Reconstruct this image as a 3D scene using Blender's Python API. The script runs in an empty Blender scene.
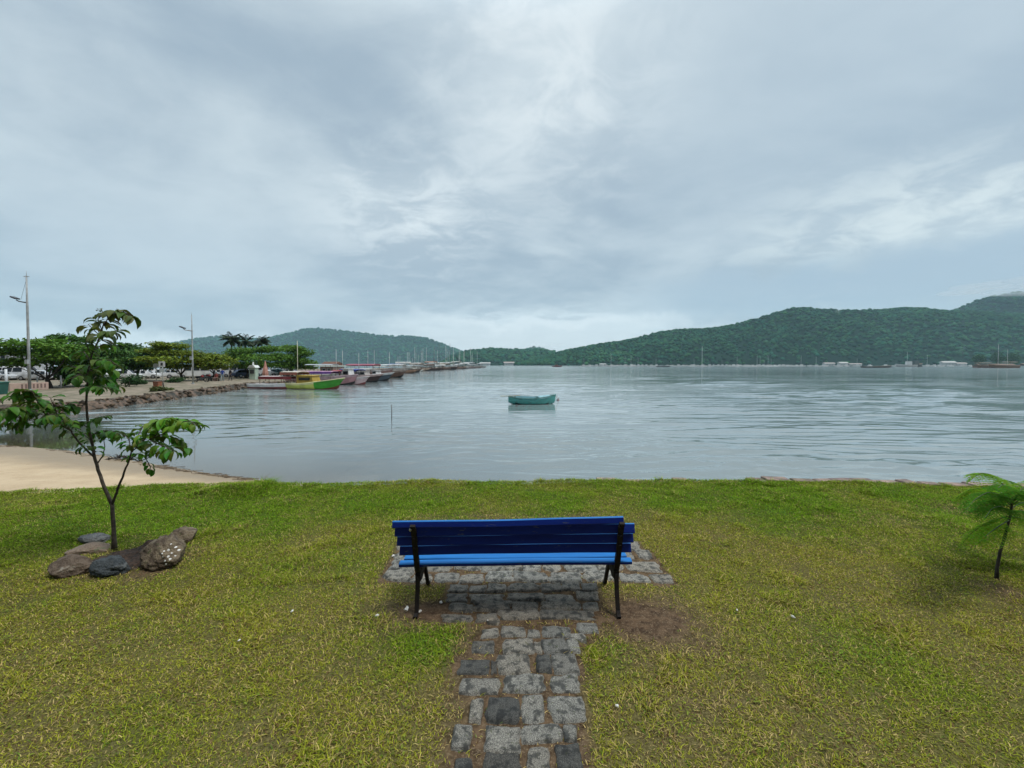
import bpy, bmesh, math, random
import numpy as np
from mathutils import Vector, Matrix, Quaternion

random.seed(7)
rng = np.random.default_rng(7)
SC = bpy.context.scene
COL = SC.collection
rad = math.radians

# ------------------------------------------------------------------ camera
F, CX, CY, HOR = 400.0, 512.0, 374.25, 364.5   # CY: principal point (slight lens shift)
CAM_H = 2.0
PITCH = math.atan((CY - HOR) / F)
cam_d = bpy.data.cameras.new('camera')
cam_d.sensor_width = 36.0
cam_d.lens = F / 1024 * 36.0
cam_d.shift_y = -(384.0 - CY) / 1024
cam_d.clip_start = 0.05
cam_d.clip_end = 20000
cam = bpy.data.objects.new('camera', cam_d)
COL.objects.link(cam)
cam.location = (0, 0, CAM_H)
cam.rotation_euler = (math.pi / 2 - PITCH, 0, 0)
SC.camera = cam

# ------------------------------------------------------------------ exposure
SC.view_settings.view_transform = 'Standard'
SC.view_settings.look = 'None'
SC.view_settings.gamma = 1.0
SC.view_settings.use_curve_mapping = False
SC.view_settings.exposure = 0.72
SC.render.engine = 'CYCLES'
SC.cycles.max_bounces = 8
SC.cycles.transparent_max_bounces = 8
SC.cycles.volume_bounces = 1
SC.cycles.use_denoising = True

# ------------------------------------------------------------------ pixel -> place helpers
FWD = Vector((0, math.cos(PITCH), -math.sin(PITCH)))
UPV = Vector((0, math.sin(PITCH), math.cos(PITCH)))
def ray(px, py):
    return FWD + Vector(((px - CX) / F, 0, 0)) + UPV * ((CY - py) / F)
def G(px, py, z=0.0):
    r = ray(px, py)
    t = (z - CAM_H) / r.z
    return Vector((r.x * t, r.y * t, z))
def P(px, py, Y):
    r = ray(px, py)
    t = Y / r.y
    return Vector((r.x * t, Y, CAM_H + r.z * t))

# ------------------------------------------------------------------ sun + sky
SUN_EL, SUN_AZ = rad(65), rad(112)
sdir = Vector((math.sin(SUN_AZ) * math.cos(SUN_EL), math.cos(SUN_AZ) * math.cos(SUN_EL), math.sin(SUN_EL)))
sl = bpy.data.lights.new('sun', 'SUN')
sl.energy = 1.5
sl.angle = rad(14)
sl.color = (1.0, 0.97, 0.92)
sun = bpy.data.objects.new('sun', sl)
COL.objects.link(sun)
sun.location = (20, 60, 80)
sun.rotation_euler = (-sdir).to_track_quat('-Z', 'Y').to_euler()

world = bpy.data.worlds.new('World')
SC.world = world
world.use_nodes = True
def build_world():
    nt = world.node_tree
    N, L = nt.nodes, nt.links
    N.clear()
    def new(t, **kw):
        n = N.new(t)
        for k, v in kw.items():
            setattr(n, k, v)
        return n
    def link(a, b):
        L.new(a, b)
    def math_(op, a, b=None, c=None, clamp=False):
        n = new('ShaderNodeMath', operation=op)
        n.use_clamp = clamp
        for i, v in enumerate((a, b, c)):
            if v is None: continue
            if isinstance(v, (int, float)): n.inputs[i].default_value = v
            else: link(v, n.inputs[i])
        return n.outputs[0]
    def smooth(v, a, b):
        n = new('ShaderNodeMapRange', interpolation_type='SMOOTHSTEP')
        link(v, n.inputs['Value'])
        n.inputs['From Min'].default_value = a
        n.inputs['From Max'].default_value = b
        return n.outputs['Result']
    def mixc(f, a, b):
        n = new('ShaderNodeMix', data_type='RGBA')
        if isinstance(f, (int, float)): n.inputs[0].default_value = f
        else: link(f, n.inputs[0])
        for s, v in ((n.inputs[6], a), (n.inputs[7], b)):
            if isinstance(v, tuple): s.default_value = (*v, 1)
            else: link(v, s)
        return n.outputs[2]
    tc = new('ShaderNodeTexCoord')
    d = tc.outputs['Generated']
    sep = new('ShaderNodeSeparateXYZ'); link(d, sep.inputs[0])
    x, y, z = sep.outputs
    zz = math_('ADD', math_('MAXIMUM', z, 0.0), 0.19)
    cmb = new('ShaderNodeCombineXYZ')
    link(math_('DIVIDE', x, zz), cmb.inputs[0]); link(math_('DIVIDE', y, zz), cmb.inputs[1])
    Pv = cmb.outputs[0]
    def noise(vec, scale, detail, rough, dist, sx=1, sy=1, rot=0, off=(0, 0, 0)):
        m = new('ShaderNodeMapping')
        m.inputs['Scale'].default_value = (sx, sy, 1)
        m.inputs['Rotation'].default_value = (0, 0, rot)
        m.inputs['Location'].default_value = off
        link(vec, m.inputs[0])
        n = new('ShaderNodeTexNoise')
        link(m.outputs[0], n.inputs['Vector'])
        n.inputs['Scale'].default_value = scale
        n.inputs['Detail'].default_value = detail
        n.inputs['Roughness'].default_value = rough
        n.inputs['Distortion'].default_value = dist
        return n.outputs[0]
    n1 = noise(Pv, 0.9, 9, 0.52, 0.5, off=(3.1, 1.7, 0))
    n2 = noise(Pv, 1.9, 8, 0.6, 0.55, 0.85, 1.2, rad(-18), (0.4, 5.2, 0))
    n3 = noise(Pv, 5.5, 8, 0.62, 0.5, 0.9, 1.08, rad(28), (9, 2, 0))
    v = math_('ADD', math_('ADD', math_('MULTIPLY', n1, 0.6), math_('MULTIPLY', n2, 0.27)), math_('MULTIPLY', n3, 0.13))
    f = smooth(v, 0.36, 0.64)
    base = mixc(f, (0.252, 0.318, 0.380), (0.43, 0.495, 0.532))
    def lobe(px, py, r0, r1, sq=(1, 1, 1)):
        c = ray(px, py).normalized()
        s = new('ShaderNodeVectorMath', operation='SUBTRACT'); link(d, s.inputs[0]); s.inputs[1].default_value = c
        m = new('ShaderNodeVectorMath', operation='MULTIPLY'); link(s.outputs[0], m.inputs[0]); m.inputs[1].default_value = sq
        ln = new('ShaderNodeVectorMath', operation='LENGTH'); link(m.outputs[0], ln.inputs[0])
        n = new('ShaderNodeMapRange', interpolation_type='SMOOTHSTEP')
        link(ln.outputs['Value'], n.inputs['Value'])
        n.inputs['From Min'].default_value = r1; n.inputs['From Max'].default_value = r0
        return n.outputs['Result']
    # brighter breaks in the cloud and darker cloud bases (each has its own place in the sky)
    nb = smooth(math_('ADD', math_('MULTIPLY', n2, 0.4), math_('MULTIPLY', n3, 0.6)), 0.42, 0.60)
    c = base
    for (px, py, r0, r1, sq, amt, colr) in (
        (850, 110, 0.05, 0.55, (1, 1, 1), 0.55, (0.295, 0.365, 0.425)),
        (150, 290, 0.05, 0.45, (0.8, 1, 1.6), 0.45, (0.34, 0.415, 0.475)),
    ):
        c = mixc(math_('MULTIPLY', lobe(px, py, r0, r1, sq), amt), c, colr)
    for (px, py, r0, r1, sq, amt, colr) in (
        (410, 212, 0.0, 0.27, (0.9, 1, 1.3), 0.85, (0.57, 0.625, 0.645)),
        (545, 60, 0.05, 0.42, (1.2, 1, 1.1), 0.8, (0.55, 0.60, 0.62)),
        (940, 225, 0.05, 0.42, (0.9, 1, 2.4), 0.75, (0.56, 0.62, 0.62)),
        (540, 333, 0.08, 0.36, (0.7, 1, 4.2), 1.3, (0.53, 0.60, 0.635)),
        (150, 345, 0.02, 0.13, (0.8, 1, 3.0), 0.7, (0.54, 0.61, 0.65)),
    ):
        k = math_('MULTIPLY', lobe(px, py, r0, r1, sq), math_('ADD', math_('MULTIPLY', nb, 0.75), 0.25))
        c = mixc(math_('MULTIPLY', k, amt), c, colr)
    nd = smooth(math_('ADD', math_('MULTIPLY', n3, 0.6), math_('MULTIPLY', n1, 0.4)), 0.40, 0.56)
    for (px, py, r0, r1, sq, amt, colr) in (
        (850, 284, 0.08, 0.42, (0.75, 1, 5.0), 0.95, (0.26, 0.345, 0.42)),
        (1000, 272, 0.05, 0.30, (1.0, 1, 3.4), 0.8, (0.29, 0.365, 0.43)),
    ):
        k = math_('MULTIPLY', lobe(px, py, r0, r1, sq), math_('ADD', math_('MULTIPLY', nd, 0.8), 0.2))
        c = mixc(math_('MULTIPLY', k, amt), c, colr)
    n4n = new('ShaderNodeTexNoise'); link(d, n4n.inputs['Vector'])
    n4n.inputs['Scale'].default_value = 7.0; n4n.inputs['Detail'].default_value = 8; n4n.inputs['Roughness'].default_value = .58
    n4 = n4n.outputs[0]
    zc = math_('SUBTRACT', z, math_('MULTIPLY', math_('SUBTRACT', n4, 0.5), 0.16))
    bank = math_('MULTIPLY', smooth(zc, 0.115, 0.085), lobe(545, 345, 0.12, 0.40, (0.75, 1, 1)))
    c = mixc(math_('MULTIPLY', bank, 0.85), c, (0.50, 0.565, 0.60))
    rim = math_('MULTIPLY', math_('MULTIPLY', smooth(zc, 0.120, 0.100), smooth(zc, 0.078, 0.098)), lobe(545, 345, 0.10, 0.36, (0.75, 1, 1)))
    c = mixc(math_('MULTIPLY', rim, 0.6), c, (0.60, 0.655, 0.68))
    band = math_('MULTIPLY', math_('MULTIPLY', smooth(zc, 0.205, 0.175), smooth(zc, 0.10, 0.135)), lobe(900, 280, 0.15, 0.46, (0.75, 1, 1)))
    c = mixc(math_('MULTIPLY', band, 0.75), c, (0.285, 0.365, 0.44))
    wl_ = math_('MULTIPLY', smooth(zc, 0.075, 0.05), lobe(150, 350, 0.08, 0.30, (0.8, 1, 1)))
    c = mixc(math_('MULTIPLY', wl_, 0.8), c, (0.55, 0.63, 0.67))
    # overcast: brightest overhead, duller behind
    up = smooth(z, 0.62, 1.0)
    back = smooth(y, 0.15, -0.7)
    gain = math_('MULTIPLY', math_('ADD', 1.0, math_('MULTIPLY', up, 3.0)), math_('SUBTRACT', 1.0, math_('MULTIPLY', back, 0.84)))
    sc = new('ShaderNodeVectorMath', operation='SCALE'); link(c, sc.inputs[0]); link(math_('MULTIPLY', gain, 9.0), sc.inputs['Scale'])
    sky = new('ShaderNodeTexSky', sky_type='NISHITA')
    sky.sun_disc = False
    sky.sun_elevation = SUN_EL
    sky.sun_rotation = SUN_AZ
    sky.air_density = 1.0; sky.dust_density = 2.0
    fin = mixc(0.94, sky.outputs[0], sc.outputs[0])
    bg = new('ShaderNodeBackground')
    link(fin, bg.inputs[0]); bg.inputs[1].default_value = 0.1
    out = new('ShaderNodeOutputWorld'); link(bg.outputs[0], out.inputs[0])
build_world()

# ------------------------------------------------------------------ materials
def new_mat(name):
    m = bpy.data.materials.new(name)
    m.use_nodes = True
    nt = m.node_tree
    b = nt.nodes['Principled BSDF']
    return m, nt, b
def mixrgb(nt, f, a, b, blend='MIX'):
    n = nt.nodes.new('ShaderNodeMix'); n.data_type = 'RGBA'; n.blend_type = blend
    for s, v in ((n.inputs[0], f), (n.inputs[6], a), (n.inputs[7], b)):
        if isinstance(v, (int, float)): s.default_value = v
        elif isinstance(v, tuple): s.default_value = (*v[:3], 1)
        else: nt.links.new(v, s)
    return n.outputs[2]
def noise_n(nt, scale, detail=5, rough=0.55, dist=0, coord='Object', sc=(1, 1, 1)):
    tc = nt.nodes.new('ShaderNodeTexCoord')
    mp = nt.nodes.new('ShaderNodeMapping'); mp.inputs['Scale'].default_value = sc
    nt.links.new(tc.outputs[coord], mp.inputs[0])
    n = nt.nodes.new('ShaderNodeTexNoise')
    nt.links.new(mp.outputs[0], n.inputs['Vector'])
    n.inputs['Scale'].default_value = scale; n.inputs['Detail'].default_value = detail
    n.inputs['Roughness'].default_value = rough; n.inputs['Distortion'].default_value = dist
    return n.outputs[0]
def ramp(nt, v, a, b):
    n = nt.nodes.new('ShaderNodeMapRange')
    n.interpolation_type = 'SMOOTHSTEP'
    nt.links.new(v, n.inputs['Value'])
    n.inputs['From Min'].default_value = a; n.inputs['From Max'].default_value = b
    return n.outputs['Result']
def bump(nt, b, v, strength, dist=0.02):
    n = nt.nodes.new('ShaderNodeBump')
    n.inputs['Strength'].default_value = strength; n.inputs['Distance'].default_value = dist
    nt.links.new(v, n.inputs['Height'])
    nt.links.new(n.outputs[0], b.inputs['Normal'])
def pm(name, col, col2=None, rough=0.6, scale=8, lo=0.35, hi=0.65, bmp=0.0, bdist=0.02, metal=0.0, attr=False, sc=(1, 1, 1), spec=0.5, detail=6):
    m, nt, b = new_mat(name)
    if col2 is None:
        col2 = tuple(c * 0.78 for c in col)
    n = noise_n(nt, scale, detail, sc=sc)
    c = mixrgb(nt, ramp(nt, n, lo, hi), col2, col)
    if attr:
        a = nt.nodes.new('ShaderNodeAttribute'); a.attribute_name = 'Col'
        c = mixrgb(nt, 1.0, c, a.outputs[0], 'MULTIPLY')
    nt.links.new(c, b.inputs['Base Color'])
    b.inputs['Roughness'].default_value = rough
    b.inputs['Metallic'].default_value = metal
    b.inputs['Specular IOR Level'].default_value = spec
    if bmp: bump(nt, b, n, bmp, bdist)
    return m
def leaf_mat(name, trans=0.3, rough=0.45, tint=(1, 1, 1), spec=0.4):
    m, nt, b = new_mat(name)
    a = nt.nodes.new('ShaderNodeAttribute'); a.attribute_name = 'Col'
    c = mixrgb(nt, 1.0, a.outputs[0], tint, 'MULTIPLY')
    nt.links.new(c, b.inputs['Base Color'])
    b.inputs['Roughness'].default_value = rough
    b.inputs['Specular IOR Level'].default_value = spec
    t = nt.nodes.new('ShaderNodeBsdfTranslucent')
    nt.links.new(c, t.inputs[0])
    mx = nt.nodes.new('ShaderNodeMixShader'); mx.inputs[0].default_value = trans
    nt.links.new(b.outputs[0], mx.inputs[1]); nt.links.new(t.outputs[0], mx.inputs[2])
    nt.links.new(mx.outputs[0], nt.nodes['Material Output'].inputs[0])
    return m

# ------------------------------------------------------------------ mesh helpers
def link_obj(name, me, parent=None, loc=None):
    o = bpy.data.objects.new(name, me)
    COL.objects.link(o)
    if parent is not None: o.parent = parent
    if loc is not None: o.location = loc
    return o
def tag(o, label=None, cat=None, group=None, kind=None):
    if label: o['label'] = label
    if cat: o['category'] = cat
    if group: o['group'] = group
    if kind: o['kind'] = kind
    return o
def empty(name, loc, label, cat, group=None, rz=0.0):
    o = bpy.data.objects.new(name, None)
    COL.objects.link(o)
    o.empty_display_size = 0.3
    o.location = loc; o.rotation_euler = (0, 0, rz)
    return tag(o, label, cat, group)

class MB:
    def __init__(s):
        s.v, s.f, s.m, s.c = [], [], [], []
        s.col = (1, 1, 1)
    def vert(s, p):
        s.v.append(tuple(p)); s.c.append(s.col); return len(s.v) - 1
    def face(s, idx, m=0):
        s.f.append(tuple(idx)); s.m.append(m)
    def box(s, c, size, rot=None, m=0, bev=0.0):
        hx, hy, hz = (q / 2 for q in size)
        c = Vector(c)
        R = rot if rot is not None else Matrix.Identity(3)
        if bev <= 0:
            ids = [s.vert(c + R @ Vector((x * hx, y * hy, z * hz))) for x in (-1, 1) for y in (-1, 1) for z in (-1, 1)]
            for q in ((0, 1, 3, 2), (4, 6, 7, 5), (0, 4, 5, 1), (2, 3, 7, 6), (0, 2, 6, 4), (1, 5, 7, 3)):
                s.face([ids[i] for i in q], m)
        else:
            bm = bmesh.new()
            bmesh.ops.create_cube(bm, size=1.0)
            for vv in bm.verts: vv.co = Vector((vv.co.x * size[0], vv.co.y * size[1], vv.co.z * size[2]))
            bmesh.ops.bevel(bm, geom=bm.edges[:], offset=bev, segments=2, affect='EDGES', profile=0.6)
            s.from_bm(bm, Matrix.Translation(c) @ R.to_4x4(), m)
            bm.free()
    def from_bm(s, bm, M, m=0):
        bm.verts.ensure_lookup_table(); bm.verts.index_update()
        b0 = len(s.v)
        for vv in bm.verts: s.vert(M @ vv.co)
        for ff in bm.faces: s.face([b0 + vv.index for vv in ff.verts], m)
    def tube(s, pts, radii, n=8, m=0, cap=True):
        pts = [Vector(p) for p in pts]
        if isinstance(radii, (int, float)): radii = [radii] * len(pts)
        rings = []
        prev = None
        for i, p in enumerate(pts):
            t = (pts[min(i + 1, len(pts) - 1)] - pts[max(i - 1, 0)])
            if t.length < 1e-9: t = Vector((0, 0, 1))
            t.normalize()
            if prev is None:
                a = Vector((1, 0, 0)) if abs(t.x) < 0.9 else Vector((0, 1, 0))
                u = t.cross(a).normalized()
            else:
                u = (prev - t * prev.dot(t))
                u = u.normalized() if u.length > 1e-6 else t.orthogonal().normalized()
            prev = u
            w = t.cross(u)
            rings.append([s.vert(p + (u * math.cos(2 * math.pi * k / n) + w * math.sin(2 * math.pi * k / n)) * radii[i]) for k in range(n)])
        for a, b in zip(rings, rings[1:]):
            for k in range(n):
                s.face((a[k], a[(k + 1) % n], b[(k + 1) % n], b[k]), m)
        if cap:
            s.face(rings[0][::-1], m); s.face(rings[-1], m)
    def loft(s, rings, m=0, closed=True, cap=True, mats=None):
        ids = [[s.vert(p) for p in r] for r in rings]
        n = len(ids[0])
        for a, b in zip(ids, ids[1:]):
            for k in range(n if closed else n - 1):
                s.face((a[k], a[(k + 1) % n], b[(k + 1) % n], b[k]), mats[k] if mats else m)
        if cap:
            s.face(ids[0][::-1], mats[0] if mats else m); s.face(ids[-1], mats[0] if mats else m)
        return ids
    def prism(s, poly, axis, a, b, m=0):
        """extrude a 2-D polygon along an axis ('x': poly is (y,z); 'y': (x,z); 'z': (x,y))"""
        def mk(u, v, w):
            return {'x': (w, u, v), 'y': (u, w, v), 'z': (u, v, w)}[axis]
        A = [s.vert(mk(u, v, a)) for u, v in poly]
        B = [s.vert(mk(u, v, b)) for u, v in poly]
        n = len(poly)
        for k in range(n): s.face((A[k], A[(k + 1) % n], B[(k + 1) % n], B[k]), m)
        s.face(A[::-1], m); s.face(B, m)
    def build(s, name, mats, parent=None, loc=None, smooth=False, fix=True):
        me = bpy.data.meshes.new(name)
        me.from_pydata(s.v, [], s.f)
        mats = mats if isinstance(mats, (list, tuple)) else [mats]
        for q in mats: me.materials.append(q)
        me.polygons.foreach_set('material_index', s.m)
        a = me.color_attributes.new('Col', 'FLOAT_COLOR', 'POINT')
        a.data.foreach_set('color', np.array([(*c, 1.0) for c in s.c], dtype=np.float32).ravel())
        if fix:
            bm = bmesh.new(); bm.from_mesh(me)
            bmesh.ops.recalc_face_normals(bm, faces=bm.faces)
            bm.to_mesh(me); bm.free()
        if smooth: me.polygons.foreach_set('use_smooth', [True] * len(me.polygons))
        me.update()
        return link_obj(name, me, parent, loc)

def np_mesh(name, V, loops, starts, totals, mat, cols=None, parent=None, loc=None, smooth=False):
    me = bpy.data.meshes.new(name)
    me.vertices.add(len(V)); me.vertices.foreach_set('co', np.ascontiguousarray(V, dtype=np.float32).ravel())
    me.loops.add(len(loops)); me.loops.foreach_set('vertex_index', np.ascontiguousarray(loops, dtype=np.int32))
    me.polygons.add(len(starts))
    me.polygons.foreach_set('loop_start', np.ascontiguousarray(starts, dtype=np.int32))
    me.polygons.foreach_set('loop_total', np.ascontiguousarray(totals, dtype=np.int32))
    if smooth: me.polygons.foreach_set('use_smooth', np.ones(len(starts), dtype=bool))
    for q in (mat if isinstance(mat, (list, tuple)) else [mat]): me.materials.append(q)
    if cols is not None:
        a = me.color_attributes.new('Col', 'FLOAT_COLOR', 'POINT')
        c4 = np.ones((len(V), 4), dtype=np.float32); c4[:, :3] = cols
        a.data.foreach_set('color', c4.ravel())
    me.update(calc_edges=True)
    me.validate()
    return link_obj(name, me, parent, loc)
def grid_mesh(name, Vg, mat, cols=None, **kw):
    """Vg: (rows, cols, 3)"""
    r, c = Vg.shape[:2]
    idx = np.arange(r * c).reshape(r, c)
    q = np.stack([idx[:-1, :-1], idx[:-1, 1:], idx[1:, 1:], idx[1:, :-1]], -1).reshape(-1, 4)
    n = len(q)
    return np_mesh(name, Vg.reshape(-1, 3), q.ravel(), np.arange(n) * 4, np.full(n, 4), mat, None if cols is None else cols.reshape(-1, 3), **kw)

# numpy value noise
_perm = rng.random((256, 256))
def vnoise(x, y, s):
    x = np.asarray(x, dtype=float) * s + 1000.3; y = np.asarray(y, dtype=float) * s + 1000.7
    xi = np.floor(x).astype(int); yi = np.floor(y).astype(int)
    fx = x - xi; fy = y - yi
    fx = fx * fx * (3 - 2 * fx); fy = fy * fy * (3 - 2 * fy)
    a = _perm[xi % 256, yi % 256]; b = _perm[(xi + 1) % 256, yi % 256]
    c = _perm[xi % 256, (yi + 1) % 256]; d = _perm[(xi + 1) % 256, (yi + 1) % 256]
    return (a * (1 - fx) + b * fx) * (1 - fy) + (c * (1 - fx) + d * fx) * fy
def fbm(x, y, s, o=4):
    t = 0; a = 0.5; n = 0
    for k in range(o):
        t = t + a * vnoise(x + 17.3 * k, y - 9.1 * k, s); n += a; a *= 0.5; s *= 2.03
    return t / n
def sstep(v, a, b):
    t = np.clip((v - a) / (b - a), 0, 1)
    return t * t * (3 - 2 * t)

# leaves as small folded diamonds
def leaf_cloud(name, C, D, Nn, Ln, Wd, cols, mat, parent=None, loc=None):
    """C base points, D unit directions, Nn normals, lengths, widths"""
    D = D / np.linalg.norm(D, axis=1, keepdims=True)
    S = np.cross(D, Nn); S /= np.maximum(np.linalg.norm(S, axis=1, keepdims=True), 1e-6)
    U = np.cross(S, D)
    L = Ln[:, None]; W = Wd[:, None]
    v0 = C; v1 = C + D * L * 0.45 + S * W * 0.5 - U * L * 0.05
    v2 = C + D * L - U * L * 0.18; v3 = C + D * L * 0.45 - S * W * 0.5 - U * L * 0.05
    V = np.stack([v0, v1, v2, v3], 1).reshape(-1, 3)
    n = len(C)
    loops = np.arange(n * 4)
    return np_mesh(name, V, loops, np.arange(n) * 4, np.full(n, 4), mat, np.repeat(cols, 4, axis=0), parent, loc)

# ================================================================== SETTING
ZW, ZQ = -1.0, -0.4
# ---- lawn edge line: pixels of the far grass edge on z = 0
edge_px = [(-420, 512), (-200, 502), (-60, 494), (0, 492), (60, 490), (120, 488), (180, 485.5), (230, 483.5), (300, 483.5), (400, 482), (560, 480.5), (640, 480.5), (760, 481.5), (860, 483), (960, 486), (1040, 488), (1200, 495), (1500, 512)]
ep = np.array([G(a, b, 0)[:2] for a, b in edge_px])
ep = np.vstack([[-60, ep[0, 1] - 8], ep, [60, ep[-1, 1] - 8]])
def edge_y(x):
    return np.interp(x, ep[:, 0], ep[:, 1]) + 0.05 * (vnoise(x, np.zeros_like(np.asarray(x, float)), 2.3) - 0.5) * 2
def lawn_z(x, y):
    x = np.asarray(x, float); y = np.asarray(y, float)
    z = 0.035 * (fbm(x, y, 0.8, 3) - 0.5) * 2 + 0.012 * (fbm(x, y, 5.0, 2) - 0.5) * 2
    b = G(236, 492, 0)
    z = z + 0.10 * np.exp(-(((x - b.x) / 0.45) ** 2 + ((y - b.y) / 0.25) ** 2))
    # flatten under the paving
    w = sstep(np.abs(x), 1.9, 1.2) * sstep(y, 4.9, 4.4)
    return z * (1 - w) + w * (-0.005)

dirt = []   # (x, y, rx, ry, strength)
for (px, py, rx, ry, s) in [(655, 620, 58, 28, 1.3), (690, 642, 40, 20, 0.9), (640, 655, 40, 15, .5), (432, 612, 62, 13, 1.2), (385, 622, 35, 14, .6), (520, 612, 90, 14, 1.1), (530, 590, 75, 20, 1.1),
                            (520, 519, 120, 6, .55), (610, 526, 60, 6, .3), (480, 640, 30, 10, .5), (700, 705, 60, 16, .45), (800, 600, 60, 12, .35), (100, 640, 60, 10, .4), (180, 690, 60, 14, .3),
                            (130, 560, 46, 13, 1.4), (155, 572, 24, 10, 1.0), (1003, 590, 24, 12, 1.0), (880, 520, 60, 8, .3), (975, 508, 50, 8, .5), (300, 735, 50, 18, .3), (720, 735, 90, 25, .3), (60, 750, 60, 20, .4)]:
    c = G(px, py); e = G(px + rx, py); q = G(px, py - ry)
    dirt.append((c.x, c.y, abs(e.x - c.x), abs(q.y - c.y), s))
def dirt_f(x, y):
    t = np.zeros_like(x)
    for (cx, cy, rx, ry, s) in dirt:
        t = np.maximum(t, s * np.exp(-(((x - cx) / rx) ** 2 + ((y - cy) / ry) ** 2)))
    t = t + 0.85 * (fbm(x, y, 3.1, 4) - 0.52)
    cor = 0.70 * sstep(np.abs(x - .02), .50, .36) * sstep(y, 3.4, 3.3) + 0.35 * (fbm(x + 5, y, 6, 3) - .5) * (np.abs(x) < .5) * (y < 3.4)
    t = np.maximum(t, cor)
    for (x0, y0, x1, y1) in stones:
        t = np.maximum(t, 0.95 * ((x > x0 - .035) & (x < x1 + .035) & (y > y0 - .03) & (y < y1 + .03)))
    return np.clip(t, 0, 1)

# ---- paving stones: (x0,y0,x1,y1 on the ground)
stones = []
def crop3(a, b): return G(440 + a * .19925, 615 + b * .1992, 0.0)
for (x0, x1, y0, y1) in [(305, 430, 58, 112), (515, 660, 58, 112), (690, 790, 45, 90),
                         (160, 272, 132, 192), (320, 470, 125, 195), (515, 642, 125, 192),
                         (95, 250, 225, 300), (290, 450, 205, 300), (488, 556, 208, 288), (562, 692, 198, 300),
                         (100, 297, 320, 398), (322, 515, 312, 390), (558, 700, 305, 390),
                         (150, 212, 432, 540), (238, 395, 422, 543), (412, 522, 400, 542), (555, 730, 418, 537),
                         (62, 152, 565, 682), (222, 402, 558, 690), (410, 617, 552, 640),
                         (70, 162, 728, 830), (225, 402, 700, 815), (440, 550, 666, 790), (585, 712, 655, 790),
                         (80, 190, 850, 980), (215, 420, 832, 960), (440, 580, 810, 940), (600, 730, 810, 930)]:
    a = crop3(x0, y1); b = crop3(x1, y0)
    xm = (a.x + b.x) / 2
    wa = (crop3(x1, (y0 + y1) / 2).x - crop3(x0, (y0 + y1) / 2).x) / 2
    xc = crop3((x0 + x1) / 2, (y0 + y1) / 2).x
    stones.append((xc - wa, a.y, xc + wa, b.y))
def pad_row(py0, py1, xpx0, xpx1, mean):
    y0, y1 = G(512, py1).y, G(512, py0).y
    pm_ = (py0 + py1) / 2
    xa, xb = G(xpx0, pm_).x, G(xpx1, pm_).x
    x = xa
    while x < xb - 0.08:
        w = mean * random.uniform(0.7, 1.45)
        if xb - x - w < 0.12: w = xb - x
        j = random.uniform(-.022, .022); k = random.uniform(-.015, .02); stones.append((x + .004, y0 + .004 + j, min(x + w, xb) - .004, y1 - .004 + j + k)); x += w
for args in [(541, 549.5, 398, 640, .23), (550.5, 559.5, 394, 652, .25), (560.5, 571.5, 388, 660, .25), (572.5, 582.5, 383, 671, .27),
             (583.5, 592, 448, 598, .22), (593, 602, 446, 601, .24), (603, 612, 448, 600, .24), (613, 621.5, 440, 600, .26)]:
    pad_row(*args)
PATH_N = len(stones)
for (x0, x1, y0, y1) in [(205, 295, 72, 116), (438, 506, 78, 116), (655, 735, 98, 140), (240, 300, 22, 52), (640, 700, 128, 188), (470, 512, 132, 192), (255, 288, 232, 296), (620, 690, 560, 640)]:
    a = crop3(x0, y1); b = crop3(x1, y0); wa = (crop3(x1, (y0 + y1) / 2).x - crop3(x0, (y0 + y1) / 2).x) / 2; xc = crop3((x0 + x1) / 2, (y0 + y1) / 2).x
    stones.append((xc - wa, a.y, xc + wa, b.y))
yy = stones[27][1]
for k in range(14):   # the path goes on behind the camera
    yy -= 0.2
    x = -0.33 + random.uniform(-.04, .04)
    while x < 0.3:
        w = random.uniform(.13, .26)
        stones.append((x, yy, x + w - .02, yy + .175)); x += w
SARR = np.array(stones)
def on_stone(x, y, m=0.0):
    r = np.zeros(x.shape, bool)
    for (x0, y0, x1, y1) in stones:
        r |= (x > x0 - m) & (x < x1 + m) & (y > y0 - m) & (y < y1 + m)
    return r

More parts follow.
